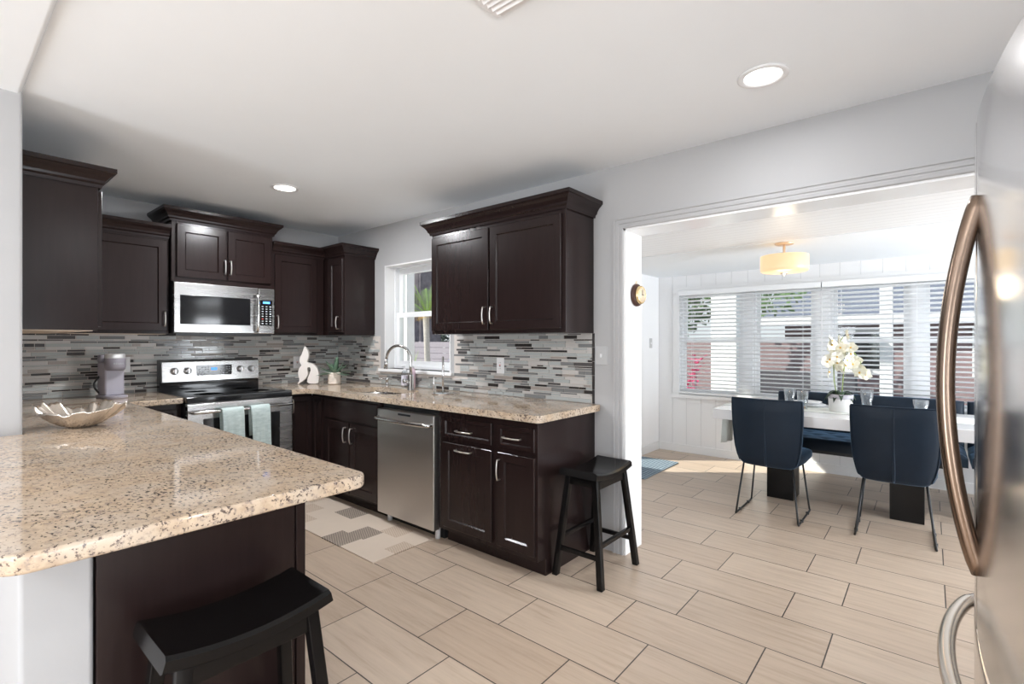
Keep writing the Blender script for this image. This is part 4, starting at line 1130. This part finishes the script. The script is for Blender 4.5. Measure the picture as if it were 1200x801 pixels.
c2 = copy_tree(ch); c2.location = (4.285, 0.185, 0); c2.rotation_euler = (0, 0, -R90 + math.radians(1.5)); c2['label'] = 'navy velvet dining chair nearest the refrigerator'

def tufted_bench(y0, y1, label):
    t = thing('banquette_bench', label, 'bench', (5.2, (y0 + y1) / 2, 0))
    h = (y1 - y0) / 2
    NXs, NYs = 26, max(20, int((y1 - y0) * 30))
    vs = []; fs = []
    buttons = []
    for i in range(3):
        m = int((y1 - y0) / 0.17)
        for j in range(m): buttons.append((-0.16 + i * 0.15, -h + (j + 0.5 + (0.25 if i % 2 else -0.25)) * (y1 - y0) / m))
    for i in range(NXs + 1):
        x = -0.27 + 0.54 * i / NXs
        for j in range(NYs + 1):
            y = -h + 2 * h * j / NYs
            z = 0.478
            for bx_, by_ in buttons:
                d2 = (x - bx_) ** 2 + (y - by_) ** 2
                if d2 < 0.01: z -= 0.016 * math.exp(-d2 / 0.0009)
            e = min(x + 0.27, 0.27 - x, y + h, h - y)
            if e < 0.03: z -= 0.03 * (1 - e / 0.03) ** 2
            vs.append((x, y, z))
    m = NYs + 1
    for i in range(NXs):
        for j in range(NYs): fs.append((i * m + j, i * m + j + 1, (i + 1) * m + j + 1, (i + 1) * m + j))
    bnd = [i for i in range(m)] + [i * m + NYs for i in range(1, NXs + 1)] + [NXs * m + j for j in range(NYs - 1, -1, -1)] + [i * m for i in range(NXs - 1, 0, -1)]
    o_ = len(vs)
    for i in bnd: vs.append((vs[i][0], vs[i][1], 0.385))
    for k in range(len(bnd)): k2 = (k + 1) % len(bnd); fs.append((bnd[k], bnd[k2], o_ + k2, o_ + k))
    fs.append(tuple(o_ + k for k in range(len(bnd))))
    sharp_smooth(MB().add(vs, fs, 0, True).obj('seat', M['velvet'], t), 50)
    # backrest: slab with soft top, leaning slightly
    rings = []
    for q in (0.0, 0.015, 0.05, 0.5, 0.95, 0.985, 1.0):
        y = -h + 2 * h * q; s_ = {0.0: 0.6, 0.015: 0.9, 0.985: 0.9, 1.0: 0.6}.get(q, 1.0)
        rings.append([(0.325 + a + 0.10 * (b_ + 0.62 - 0.45), y, 0.62 + b_) for a, b_ in rounded_rect(0.055 * s_, 0.205 * (0.97 if s_ < 1 else 1), 28, 0.4)])
    MB().loft(rings).obj('backrest', M['velvet'], t)
    MB().box(-0.25, 0.36, -h + 0.03, h - 0.03, 0.355, 0.385).obj('seat_frame', M['black_metal'], t)
    for sx_ in (-0.24, 0.34):
        for sy_ in (-h + 0.06, h - 0.06):
            MB().box(sx_ - 0.014, sx_ + 0.014, sy_ - 0.014, sy_ + 0.014, 0.0, 0.356).cyl((sx_, sy_, 0), 0.02, 0.012, 12).obj('leg', M['black_metal'], t)
    return t
tufted_bench(-0.215, 1.165, 'navy tufted velvet bench behind the table under the windows')
tufted_bench(-1.60, -0.235, 'navy tufted velvet bench at the far right end of the window wall')

# tableware
def tumbler(loc, h, r0, r1, label):
    t = MB().lathe([(r0 * 0.9, 0), (r0, 0.004), (r1, h), (r1 - 0.003, h), (r0 - 0.002, 0.012), (0.001, 0.010)], n=28).obj('drinking_glass', M['tumbler'])
    t.location = loc; return tag(t, label, 'glass', 'glasses on the dining table')
TZ = 0.7605
tumbler((4.97, 0.955, TZ), 0.135, 0.036, 0.048, 'tall clear glass farthest left on the dining table')
tumbler((4.62, 0.795, TZ), 0.150, 0.034, 0.042, 'clear glass holding a tealight beside the left chair')
tumbler((5.03, 0.40, TZ), 0.155, 0.036, 0.046, 'clear glass right of the orchid on the table')
tumbler((5.03, 0.055, TZ), 0.095, 0.045, 0.050, 'short wide clear glass on the table behind the right chair')
tl = thing('tealight', 'small orange tealight inside the glass by the left chair', 'candle', (4.62, 0.795, TZ + 0.0105))
MB().cyl((0, 0, 0), 0.019, 0.016, 20).obj('cup', plain('orange_wax', (0.75, 0.30, 0.10), 0.5), tl)
MB().cyl((0, 0, 0.016), 0.0015, 0.007, 8).obj('wick', M['black_plastic'], tl)
def plate(loc, r, label):
    o_ = MB().lathe([(r * 0.55, 0), (r * 0.6, 0.004), (r * 0.95, 0.016), (r, 0.019), (r * 0.98, 0.022), (r * 0.62, 0.009), (0.001, 0.007)], n=40).obj('dinner_plate', M['plate'])
    o_.location = loc; return tag(o_, label, 'plate', 'plates on the dining table')
plate((4.88, 0.80, TZ), 0.135, 'white dinner plate left of the orchid, lower of two')
plate((4.88, 0.80, TZ + 0.0225), 0.105, 'white side plate stacked on the plate left of the orchid')
plate((4.93, 0.225, TZ), 0.13, 'white dinner plate right of the orchid')
plate((4.38, 0.90, TZ), 0.135, 'white dinner plate in front of the left chair')
plate((4.38, 0.20, TZ), 0.135, 'white dinner plate in front of the right chair')
# orchid
orc = thing('potted_orchid', 'white orchid in a white pot at the centre of the table', 'plant', (4.66, 0.54, TZ + 0.003))
MB().lathe([(0.074, 0), (0.078, 0.004), (0.082, 0.10), (0.083, 0.102)], n=36).obj('pot', M['pot_white'], orc)
MB().lathe([(0.083, 0.102), (0.085, 0.106), (0.086, 0.138), (0.081, 0.138), (0.079, 0.115), (0.001, 0.115)], n=36).obj('pot_rim', M['pot_grey'], orc)
MB().lathe([(0.079, 0.112), (0.05, 0.125), (0.001, 0.13)]).obj('moss', M['leaf'], orc)
rnd = random.Random(21)
for k in range(9):
    az = k * 0.7 + rnd.uniform(-.2, .2); L = rnd.uniform(0.075, 0.105); rings = []
    for i in range(8):
        q = i / 7; w = 0.024 * math.sin(PI * min(0.98, 0.12 + 0.86 * q)) + 0.001
        r_ = 0.02 + L * q; z_ = 0.125 + 0.10 * q - 0.15 * q * q + (0.015 if k % 2 else 0)
        c0, s0 = math.cos(az), math.sin(az)
        rings.append([(r_ * c0 - ww * w * s0, r_ * s0 + ww * w * c0, z_ + hh) for ww, hh in ((-1, 0.006), (0, -0.003), (1, 0.006), (0, 0.001))])
    MB().loft(rings).obj('leaf', M['leaf'], orc)
def Rv(a, z): return (0.6446 * a, -0.7645 * a, z)   # offsets along the photograph's left-right direction, in the plant's own frame
stems = [[Rv(-0.03, 0.12), Rv(-0.05, 0.24), Rv(-0.055, 0.36), Rv(-0.04, 0.46), Rv(-0.02, 0.53), Rv(0.02, 0.585)],
         [Rv(0.01, 0.12), Rv(0.02, 0.26), Rv(0.035, 0.40), Rv(0.065, 0.47), Rv(0.11, 0.46), Rv(0.155, 0.40), Rv(0.165, 0.32)]]
for st_ in stems: MB().tube(st_, 0.004, 8).obj('stem', M['stem'], orc)
def flower(rr):
    mb_ = MB()
    for k in range(5):
        a0 = PI / 2 + k * 2 * PI / 5; wd = 0.030 if k in (1, 4) else 0.021; L = 0.046 if k in (1, 4) else 0.044
        g_ = []
        for i in range(5):
            q = i / 4
            for j in (-1, -0.4, 0.4, 1):
                w = wd * math.sin(PI * min(0.97, 0.10 + 0.86 * q)) * j; d_ = 0.004 + L * q
                x = d_ * math.cos(a0) - w * math.sin(a0); z = d_ * math.sin(a0) + w * math.cos(a0)
                g_.append((x, -0.010 * q * q * 1.4 - 0.004 * (1 - j * j) + 0.004, z))
        fs_ = []
        for i in range(4):
            for j in range(3): fs_.append((i * 4 + j, i * 4 + j + 1, i * 4 + 5 + j, i * 4 + 4 + j))
        mb_.add(g_, fs_, 0, True)
    mb_.lathe([(0.001, -0.014), (0.007, -0.010), (0.006, 0.0), (0.001, 0.002)], axis='y', n=8, mi=1)
    return mb_
fm = flower(1).mesh('flower', [M['petal'], M['frond_yellow']], fix=False)
spots = []
for k in range(15):
    spots.append((rnd.uniform(-0.115, 0.055), rnd.uniform(0.30, 0.575)))
spots += [(0.02, 0.60), (0.0, 0.56), (-0.05, 0.50), (0.03, 0.52), (-0.09, 0.41), (-0.02, 0.38), (0.09, 0.455), (0.13, 0.40), (0.15, 0.34), (0.165, 0.29), (0.125, 0.31), (0.10, 0.37)]
for a, z in spots:
    o_ = bpy.data.objects.new('flower', fm); COL.objects.link(o_); o_.parent = orc
    dpt = rnd.uniform(-0.05, 0.05)
    o_.location = (0.6446 * a + 0.7645 * dpt, -0.7645 * a + 0.6446 * dpt, z)
    o_.rotation_euler = (rnd.uniform(-0.6, 0.6), rnd.uniform(-0.6, 0.6), math.radians(-50) + rnd.uniform(-1.1, 1.1))

# ------------------------------------------------------------------ blinds
def blind(y0, y1, label):
    t = thing('window_blind', label, 'blind', (FX - 0.035, (y0 + y1) / 2, 0))
    h = (y1 - y0) / 2
    MB().box(-0.035, 0.03, -h, h, 1.855, 1.912).obj('headrail', M['vinyl'], t, 0.003)
    mb_ = MB(); z = 0.745
    tilt_ = -0.30
    k = 0
    while z < 1.85:
        pr = []
        for q in (-1, -0.5, 0, 0.5, 1):
            pr.append((0.0245 * q * math.cos(tilt_), z + 0.0245 * q * math.sin(tilt_) + 0.0025 * (1 - q * q)))
        vs_ = [(x, -h + 0.003, zz) for x, zz in pr] + [(x, h - 0.003, zz) for x, zz in pr] + [(x, -h + 0.003, zz - 0.0028) for x, zz in pr] + [(x, h - 0.003, zz - 0.0028) for x, zz in pr]
        fs_ = [(i, i + 1, 6 + i, 5 + i) for i in range(4)] + [(10 + i, 11 + i, 16 + i, 15 + i) for i in range(4)] + [(0, 5, 15, 10), (4, 9, 19, 14)]
        mb_.add(vs_, fs_); z += 0.0435; k += 1
    mb_.obj('slats', M['vinyl'], t)
    MB().box(-0.026, 0.026, -h + 0.002, h - 0.002, 0.703, 0.724).obj('bottom_rail', M['vinyl'], t, 0.003)
    for yy in (-h + 0.16, 0.0, h - 0.16):
        MB().tube([(-0.027, yy, 0.715), (-0.027, yy, 1.86)], 0.0011, 6).tube([(0.027, yy, 0.715), (0.027, yy, 1.86)], 0.0011, 6).obj('ladder_cord', M['vinyl'], t)
    return t
blind(0.835, 2.285, 'white slatted blind over the left pair of dining windows')
blind(-0.645, 0.825, 'white slatted blind over the right pair of dining windows')

# ------------------------------------------------------------------ lamps
def area(name, loc, energy, size, parent=None, color=(0.96, 0.975, 1.0), spread=PI):
    l = bpy.data.lights.new(name, 'AREA'); l.shape = 'DISK'; l.size = size; l.energy = energy; l.color = color; l.spread = spread
    o_ = bpy.data.objects.new(name, l); COL.objects.link(o_); o_.location = loc
    if parent: o_.parent = parent
    return o_
def can(x, y, z, label, power, group='recessed ceiling lights'):
    t = thing('recessed_light', label, 'ceiling light', (x, y, z), 0, group)
    MB().lathe([(0.096, 0.0), (0.096, -0.004), (0.090, -0.007), (0.074, -0.006), (0.070, -0.001), (0.070, 0.0)], n=40).obj('trim_ring', M['plastic_white'], t)
    MB().lathe([(0.069, -0.0005), (0.069, -0.002), (0.001, -0.003)], n=40).obj('lens', M['lens'], t)
    area('lamp', (0, 0, -0.012), power, 0.13, t)
can(1.651, 3.499, CZ, 'lit recessed ceiling light over the kitchen near the range', CAN_POWER * 2.4)
can(2.221, 0.525, CZ, 'lit recessed ceiling light near the dining opening', CAN_POWER * 0.45)
for x, y in ((1.1, -0.45), (0.9, -2.6), (2.0, -2.2), (-1.2, 0.6), (-1.2, -1.8), (-2.8, 0.6), (-2.8, 2.8), (-1.0, 2.8), (-2.8, -1.8)):  # unseen ceiling lights added behind the camera as room fill
    can(x, y, CZ if x > LX1 else CZ - 0.022, 'added recessed fill light, unseen behind the camera in the living area', ROOM_FILL_POWER, 'added fill lights of the living area')
dl_ = thing('ceiling_lamp', 'lit drum ceiling lamp with frosted warm glass in the dining room', 'ceiling lamp', (4.40, 0.885, DCZ - 0.004))
MB().lathe([(0.068, 0), (0.068, -0.010), (0.062, -0.016), (0.001, -0.016)], n=36).obj('canopy', M['warm_metal'], dl_)
MB().cyl((0, 0, -0.115), 0.009, 0.10, 14).obj('stem', M['warm_metal'], dl_)
MB().lathe([(0.001, -0.235), (0.10, -0.236), (0.158, -0.230), (0.168, -0.222), (0.171, -0.20), (0.171, -0.105), (0.168, -0.102), (0.166, -0.105), (0.166, -0.19)], n=48).obj('shade', M['shade'], dl_)
MB().lathe([(0.03, -0.236), (0.028, -0.243), (0.010, -0.246), (0.009, -0.258), (0.001, -0.260)], n=24).obj('finial', M['nickel'], dl_)
pl = bpy.data.lights.new('lamp', 'POINT'); pl.energy = 2.5; pl.color = (1.0, 0.80, 0.55); pl.shadow_soft_size = 0.08
po = bpy.data.objects.new('lamp', pl); COL.objects.link(po); po.parent = dl_; po.location = (0, 0, -0.36)
# ceiling register
vt = thing('ceiling_vent', 'white louvered air register in the kitchen ceiling', 'vent', (1.09, 0.955, CZ))
MB().box(-0.15, 0.15, -0.155, -0.135, -0.008, 0).box(-0.15, 0.15, 0.135, 0.155, -0.008, 0).box(-0.15, -0.13, -0.135, 0.135, -0.008, 0).box(0.13, 0.15, -0.135, 0.135, -0.008, 0).obj('frame', M['plastic_white'], vt, 0.002)
mb = MB()
for k in range(12):
    x = -0.121 + k * 0.022
    mb.add([(x - 0.009, -0.135, -0.001), (x + 0.006, -0.135, -0.016), (x + 0.006, 0.135, -0.016), (x - 0.009, 0.135, -0.001), (x - 0.0075, -0.135, 0.0), (x + 0.0075, -0.135, -0.0145), (x + 0.0075, 0.135, -0.0145), (x - 0.0075, 0.135, 0.0)],
           [(0, 1, 2, 3), (7, 6, 5, 4), (0, 4, 5, 1), (2, 6, 7, 3), (1, 5, 6, 2), (0, 3, 7, 4)])
mb.obj('louvers', M['plastic_white'], vt)
MB().box(-0.13, 0.13, -0.135, 0.135, -0.0009, -0.0003).obj('duct_opening', plain('dark_duct', (0.12, 0.12, 0.12), 0.8), vt)

# ------------------------------------------------------------------ outside
struct('ground', MB().box(-12, 40, -20, 40, -0.3, -0.14), M['lawn'])
def leafy(mb_, c, rad, n_, size, rnd_, mi=0, squash=1.0):
    for _ in range(n_):
        while True:
            p = Vector((rnd_.uniform(-1, 1), rnd_.uniform(-1, 1), rnd_.uniform(-1, 1)))
            if 0.35 < p.length < 1: break
        q = Vector(c) + Vector((p.x * rad, p.y * rad, p.z * rad * squash))
        a = Vector((rnd_.gauss(0, 1), rnd_.gauss(0, 1), rnd_.gauss(0, 1))).normalized(); b_ = a.orthogonal().normalized(); s_ = size * rnd_.uniform(0.6, 1.3)
        mb_.add([q - a * s_, q + b_ * s_ * 0.45, q + a * s_, q - b_ * s_ * 0.45], [(0, 1, 2, 3)], mi)
rnd = random.Random(31)
# board fence seen from the sink window
fe = thing('board_fence', 'mauve grey horizontal board fence outside the sink window', 'fence', (9.2, 10.5, -0.14))
mb = MB()
for k in range(9): mb.box(-0.02, 0.02, -4.5, 6.0, 0.03 + k * 0.158, 0.03 + k * 0.158 + 0.150)
mb.obj('boards', M['fence'], fe)
for k in range(5): MB().box(0.02, 0.12, -4.5 + k * 2.6, -4.4 + k * 2.6, 0, 1.46).obj('post', M['fence'], fe)
# big grey tree trunks
def trunk(x, y, r, label, lean=0.0):
    t = thing('oak_tree', label, 'tree', (x, y, -0.14)); rings = []
    for i in range(14):
        z = i * 0.55; rr = r * (1.35 - 0.4 * min(1, i / 3)) 
        rings.append([((rr * (1 + 0.13 * math.sin(k * PI * 10 / 16 + i * 0.3) + 0.08 * math.sin(k * 2.1))) * math.cos(2 * PI * k / 32) + lean * z, rr * (1 + 0.13 * math.sin(k * PI * 10 / 16 + i * 0.3)) * math.sin(2 * PI * k / 32) - lean * z, z) for k in range(32)])
    MB().loft(rings).obj('trunk', M['bark'], t)
    m_ = MB(); leafy(m_, (0, 0, 7.2), 0.9, 500, 0.2, rnd, 0, 0.8); m_.obj('crown', M['foliage'], t)
trunk(10.6, 12.75, 0.42, 'thick grey tree trunk outside the sink window', 0.01)
trunk(12.4, 14.5, 0.42, 'grey tree trunk partly hidden by the wall cabinet at the sink window', -0.02)
hg = MB()
for k in range(16): leafy(hg, (15.2 + rnd.uniform(-.5, .5), 11.5 + k * 0.7, (0.9 if k % 2 else 1.9) + rnd.uniform(-.2, .8)), 1.15, 420, 0.13, rnd)
tag(hg.obj('hedge', M['foliage_dark']), 'dark dense foliage behind the fence outside the sink window', 'hedge', kind='stuff')
# palm
pm = thing('palm_tree', 'small palm with yellowing fronds outside the sink window', 'tree', (7.62, 9.02, -0.14))
MB().tube([(0, 0, 0), (0.02, 0.0, 0.6), (0.0, 0.02, 1.3), (-0.02, 0.03, 2.05)], [0.09, 0.075, 0.068, 0.075], 14).obj('trunk', M['palm_bark'], pm)
def frond(az, el, L, droop, mat, z0=2.15):
    m_ = MB(); pts = []
    for i in range(15):
        q = i / 14; r_ = L * q * math.cos(el); z_ = z0 + L * q * math.sin(el) - droop * q * q
        pts.append(Vector((r_ * math.cos(az), r_ * math.sin(az), z_)))
    m_.tube(pts, [0.010 * (1 - 0.8 * i / 14) for i in range(15)], 6)
    side = Vector((-math.sin(az), math.cos(az), 0))
    for i in range(2, 15):
        for j in (0, 0.5):
            p = pts[i] if j == 0 else (pts[i] + pts[i - 1]) / 2
            tdir = (pts[i] - pts[i - 1]).normalized(); ll = 0.30 * math.sin(PI * (0.12 + 0.80 * i / 14))
            for s_ in (-1, 1):
                tip = p + side * s_ * ll * 0.75 + tdir * ll * 0.6 - Vector((0, 0, ll * 0.35)); wv_ = tdir * 0.006
                m_.add([p - wv_, p + wv_, tip], [(0, 1, 2)])
    return m_.obj('frond', mat, pm, fix=False)
for k in range(10): frond(k * 2.399, 1.35 - 0.09 * k, 1.25, 0.30 + 0.03 * k, M['frond'], 2.05)
for k in range(7): frond(k * 0.9 + 0.3, 0.35, 0.80, 0.34, M['frond_yellow'], 2.05)
bu = thing('fern_bush', 'bright green feathery bush in front of the fence', 'bush', (6.9, 8.75, -0.14))
m_ = MB()
for k in range(60):
    az = rnd.uniform(0, 2 * PI); r_ = rnd.uniform(0.1, 0.35); h_ = rnd.uniform(0.7, 1.35)
    p0 = Vector((0, 0, 0)); p1 = Vector((r_ * 0.4 * math.cos(az), r_ * 0.4 * math.sin(az), h_ * 0.7)); p2 = Vector((r_ * math.cos(az), r_ * math.sin(az), h_)); w = Vector((-math.sin(az), math.cos(az), 0)) * 0.014
    m_.add([p0 - w, p0 + w, p1 + w, p1 - w, p2], [(0, 1, 2, 3), (3, 2, 4)])
m_.obj('blades', M['frond'], bu, fix=False)
# white column of the house wing by the sink window
wc = thing('porch_post', 'white porch post just outside the sink window', 'post', (4.0, 5.12, -0.14))
MB().box(-0.06, 0.06, -0.06, 0.06, 0, 2.7).obj('shaft', M['stucco'], wc, 0.006)
MB().box(-0.09, 0.09, -0.09, 0.09, 0, 0.12).obj('base', M['stucco'], wc)
# patio outside the dining windows
pc = thing('patio_column', 'sunlit white stucco column outside the leftmost dining window', 'column', (7.25, 2.17, -0.14))
MB().box(-0.17, 0.17, -0.17, 0.17, 0, 2.6).obj('shaft', M['stucco'], pc, 0.01)
MB().prism([(-0.17, 0), (-0.17, -0.5), (0.17, -0.5), (0.17, 0)], 2.6, 2.75).obj('capital', M['stucco'], pc)
pc2 = thing('patio_post', 'slim white post outside the third dining window', 'post', (8.2, 0.44, -0.14))
MB().box(-0.07, 0.07, -0.07, 0.07, 0, 2.75).obj('shaft', M['stucco'], pc2, 0.006)
MB().box(-0.10, 0.10, -0.10, 0.10, 0, 0.15).obj('base', M['stucco'], pc2)
tag(MB().box(10.6, 10.8, 1.2, 7.0, -0.14, 1.36).obj('garden_wall', M['mauve']), 'low mauve garden wall outside the leftmost dining window', 'wall')
hs = thing('neighbor_house', 'mauve neighbouring house with grey roof beyond the dining windows', 'house', (11.5, -0.8, -0.14))
MB().box(0, 6, -7, 3.1, 0, 1.95).obj('wall', M['mauve'], hs)
MB().add([(-0.35, -7.4, 1.88), (-0.35, 3.5, 1.88), (3.2, 3.5, 3.35), (3.2, -7.4, 3.35), (6.6, 3.5, 1.88), (6.6, -7.4, 1.88)], [(0, 3, 2, 1), (3, 5, 4, 2), (0, 1, 4, 5), (1, 2, 4), (0, 5, 3)]).obj('roof', M['roof'], hs)
MB().box(-0.37, -0.35, -7.4, 3.5, 1.80, 1.93).obj('fascia', M['stucco'], hs)
for yy in (-0.3, 1.9):
    wf = MB().box(-0.04, 0.0, yy - 0.55, yy + 0.55, 0.85, 1.7).obj('window', M['stucco'], hs)
    MB().box(-0.045, -0.02, yy - 0.48, yy + 0.48, 0.92, 1.63).obj('pane', M['black_gloss'], wf)
so_ = thing('patio_sofa', 'charcoal wicker patio sofa outside the second dining window', 'sofa', (9.4, 1.9, -0.14))
MB().box(-0.4, 0.4, -1.0, 1.0, 0.12, 0.42).obj('seat', M['grey_weave'], so_, 0.03)
MB().box(0.25, 0.42, -1.0, 1.0, 0.42, 0.95).obj('backrest', M['grey_weave'], so_, 0.03)
for s_ in (-1, 1): MB().box(-0.4, 0.4, s_ * 0.92 - 0.09, s_ * 0.92 + 0.09, 0.10, 0.68).obj('arm', M['grey_weave'], so_, 0.03)
for sx_ in (-0.35, 0.35):
    for sy_ in (-0.92, 0.92): MB().cyl((sx_, sy_, 0), 0.025, 0.12, 10).obj('leg', M['black_metal'], so_)
lo = thing('patio_table', 'low white patio table before the wicker sofa', 'table', (8.5, 1.35, -0.14))
MB().box(-0.3, 0.3, -0.6, 0.6, 0.50, 0.55).obj('tabletop', M['stucco'], lo, 0.01)
for sx_ in (-0.25, 0.25):
    for sy_ in (-0.55, 0.55): MB().box(sx_ - 0.03, sx_ + 0.03, sy_ - 0.03, sy_ + 0.03, 0, 0.50).obj('leg', M['stucco'], lo)
def ti(x, y, h_, label, seed):
    r_ = random.Random(seed); t = thing('ti_plant', label, 'plant', (x, y, -0.14), 0, 'pink ti plants on the patio'); m_ = MB()
    MB().tube([(0, 0, 0), (0.02, 0.01, h_ * 0.5), (0, 0, h_ * 0.85)], 0.014, 8).obj('stem', M['bark'], t)
    for k in range(34):
        az = r_.uniform(0, 6.28); z_ = h_ * r_.uniform(0.45, 0.95); L = r_.uniform(0.22, 0.36); el = r_.uniform(0.2, 1.1)
        d_ = Vector((math.cos(az) * math.cos(el), math.sin(az) * math.cos(el), math.sin(el))); w = Vector((-math.sin(az), math.cos(az), 0)) * 0.030
        p = Vector((0, 0, z_)); m_.add([p, p + d_ * L * 0.5 - w, p + d_ * L - Vector((0, 0, 0.08)), p + d_ * L * 0.5 + w], [(0, 1, 2, 3)])
    m_.obj('leaves', M['pink_leaf'], t, fix=False)
ti(8.2, 2.95, 1.25, 'taller dark pink ti plant outside the leftmost dining window', 1)
ti(7.7, 2.95, 0.85, 'shorter bright pink ti plant left of the stucco column', 2)
tr = thing('garden_tree', 'leafy green tree beyond the garden wall at the leftmost window', 'tree', (12.5, 5.2, -0.14))
MB().tube([(0, 0, 0), (0.1, 0, 1.2), (0, 0.1, 2.4)], [0.14, 0.11, 0.08], 12).obj('trunk', M['bark'], tr)
m_ = MB(); leafy(m_, (0, 0, 2.5), 1.25, 750, 0.14, rnd, 0, 0.75); m_.obj('crown', M['foliage'], tr)
tr = thing('garden_tree', 'leafy branches over the grey roof at the second dining window', 'tree', (9.9, 3.1, -0.14))
MB().tube([(0, 0, 0), (0.05, 0, 1.2), (0, -0.4, 2.3)], [0.09, 0.07, 0.05], 12).obj('trunk', M['bark'], tr)
m_ = MB(); leafy(m_, (0, -0.7, 2.35), 0.75, 220, 0.11, rnd, 0, 0.6); m_.obj('crown', M['foliage'], tr)
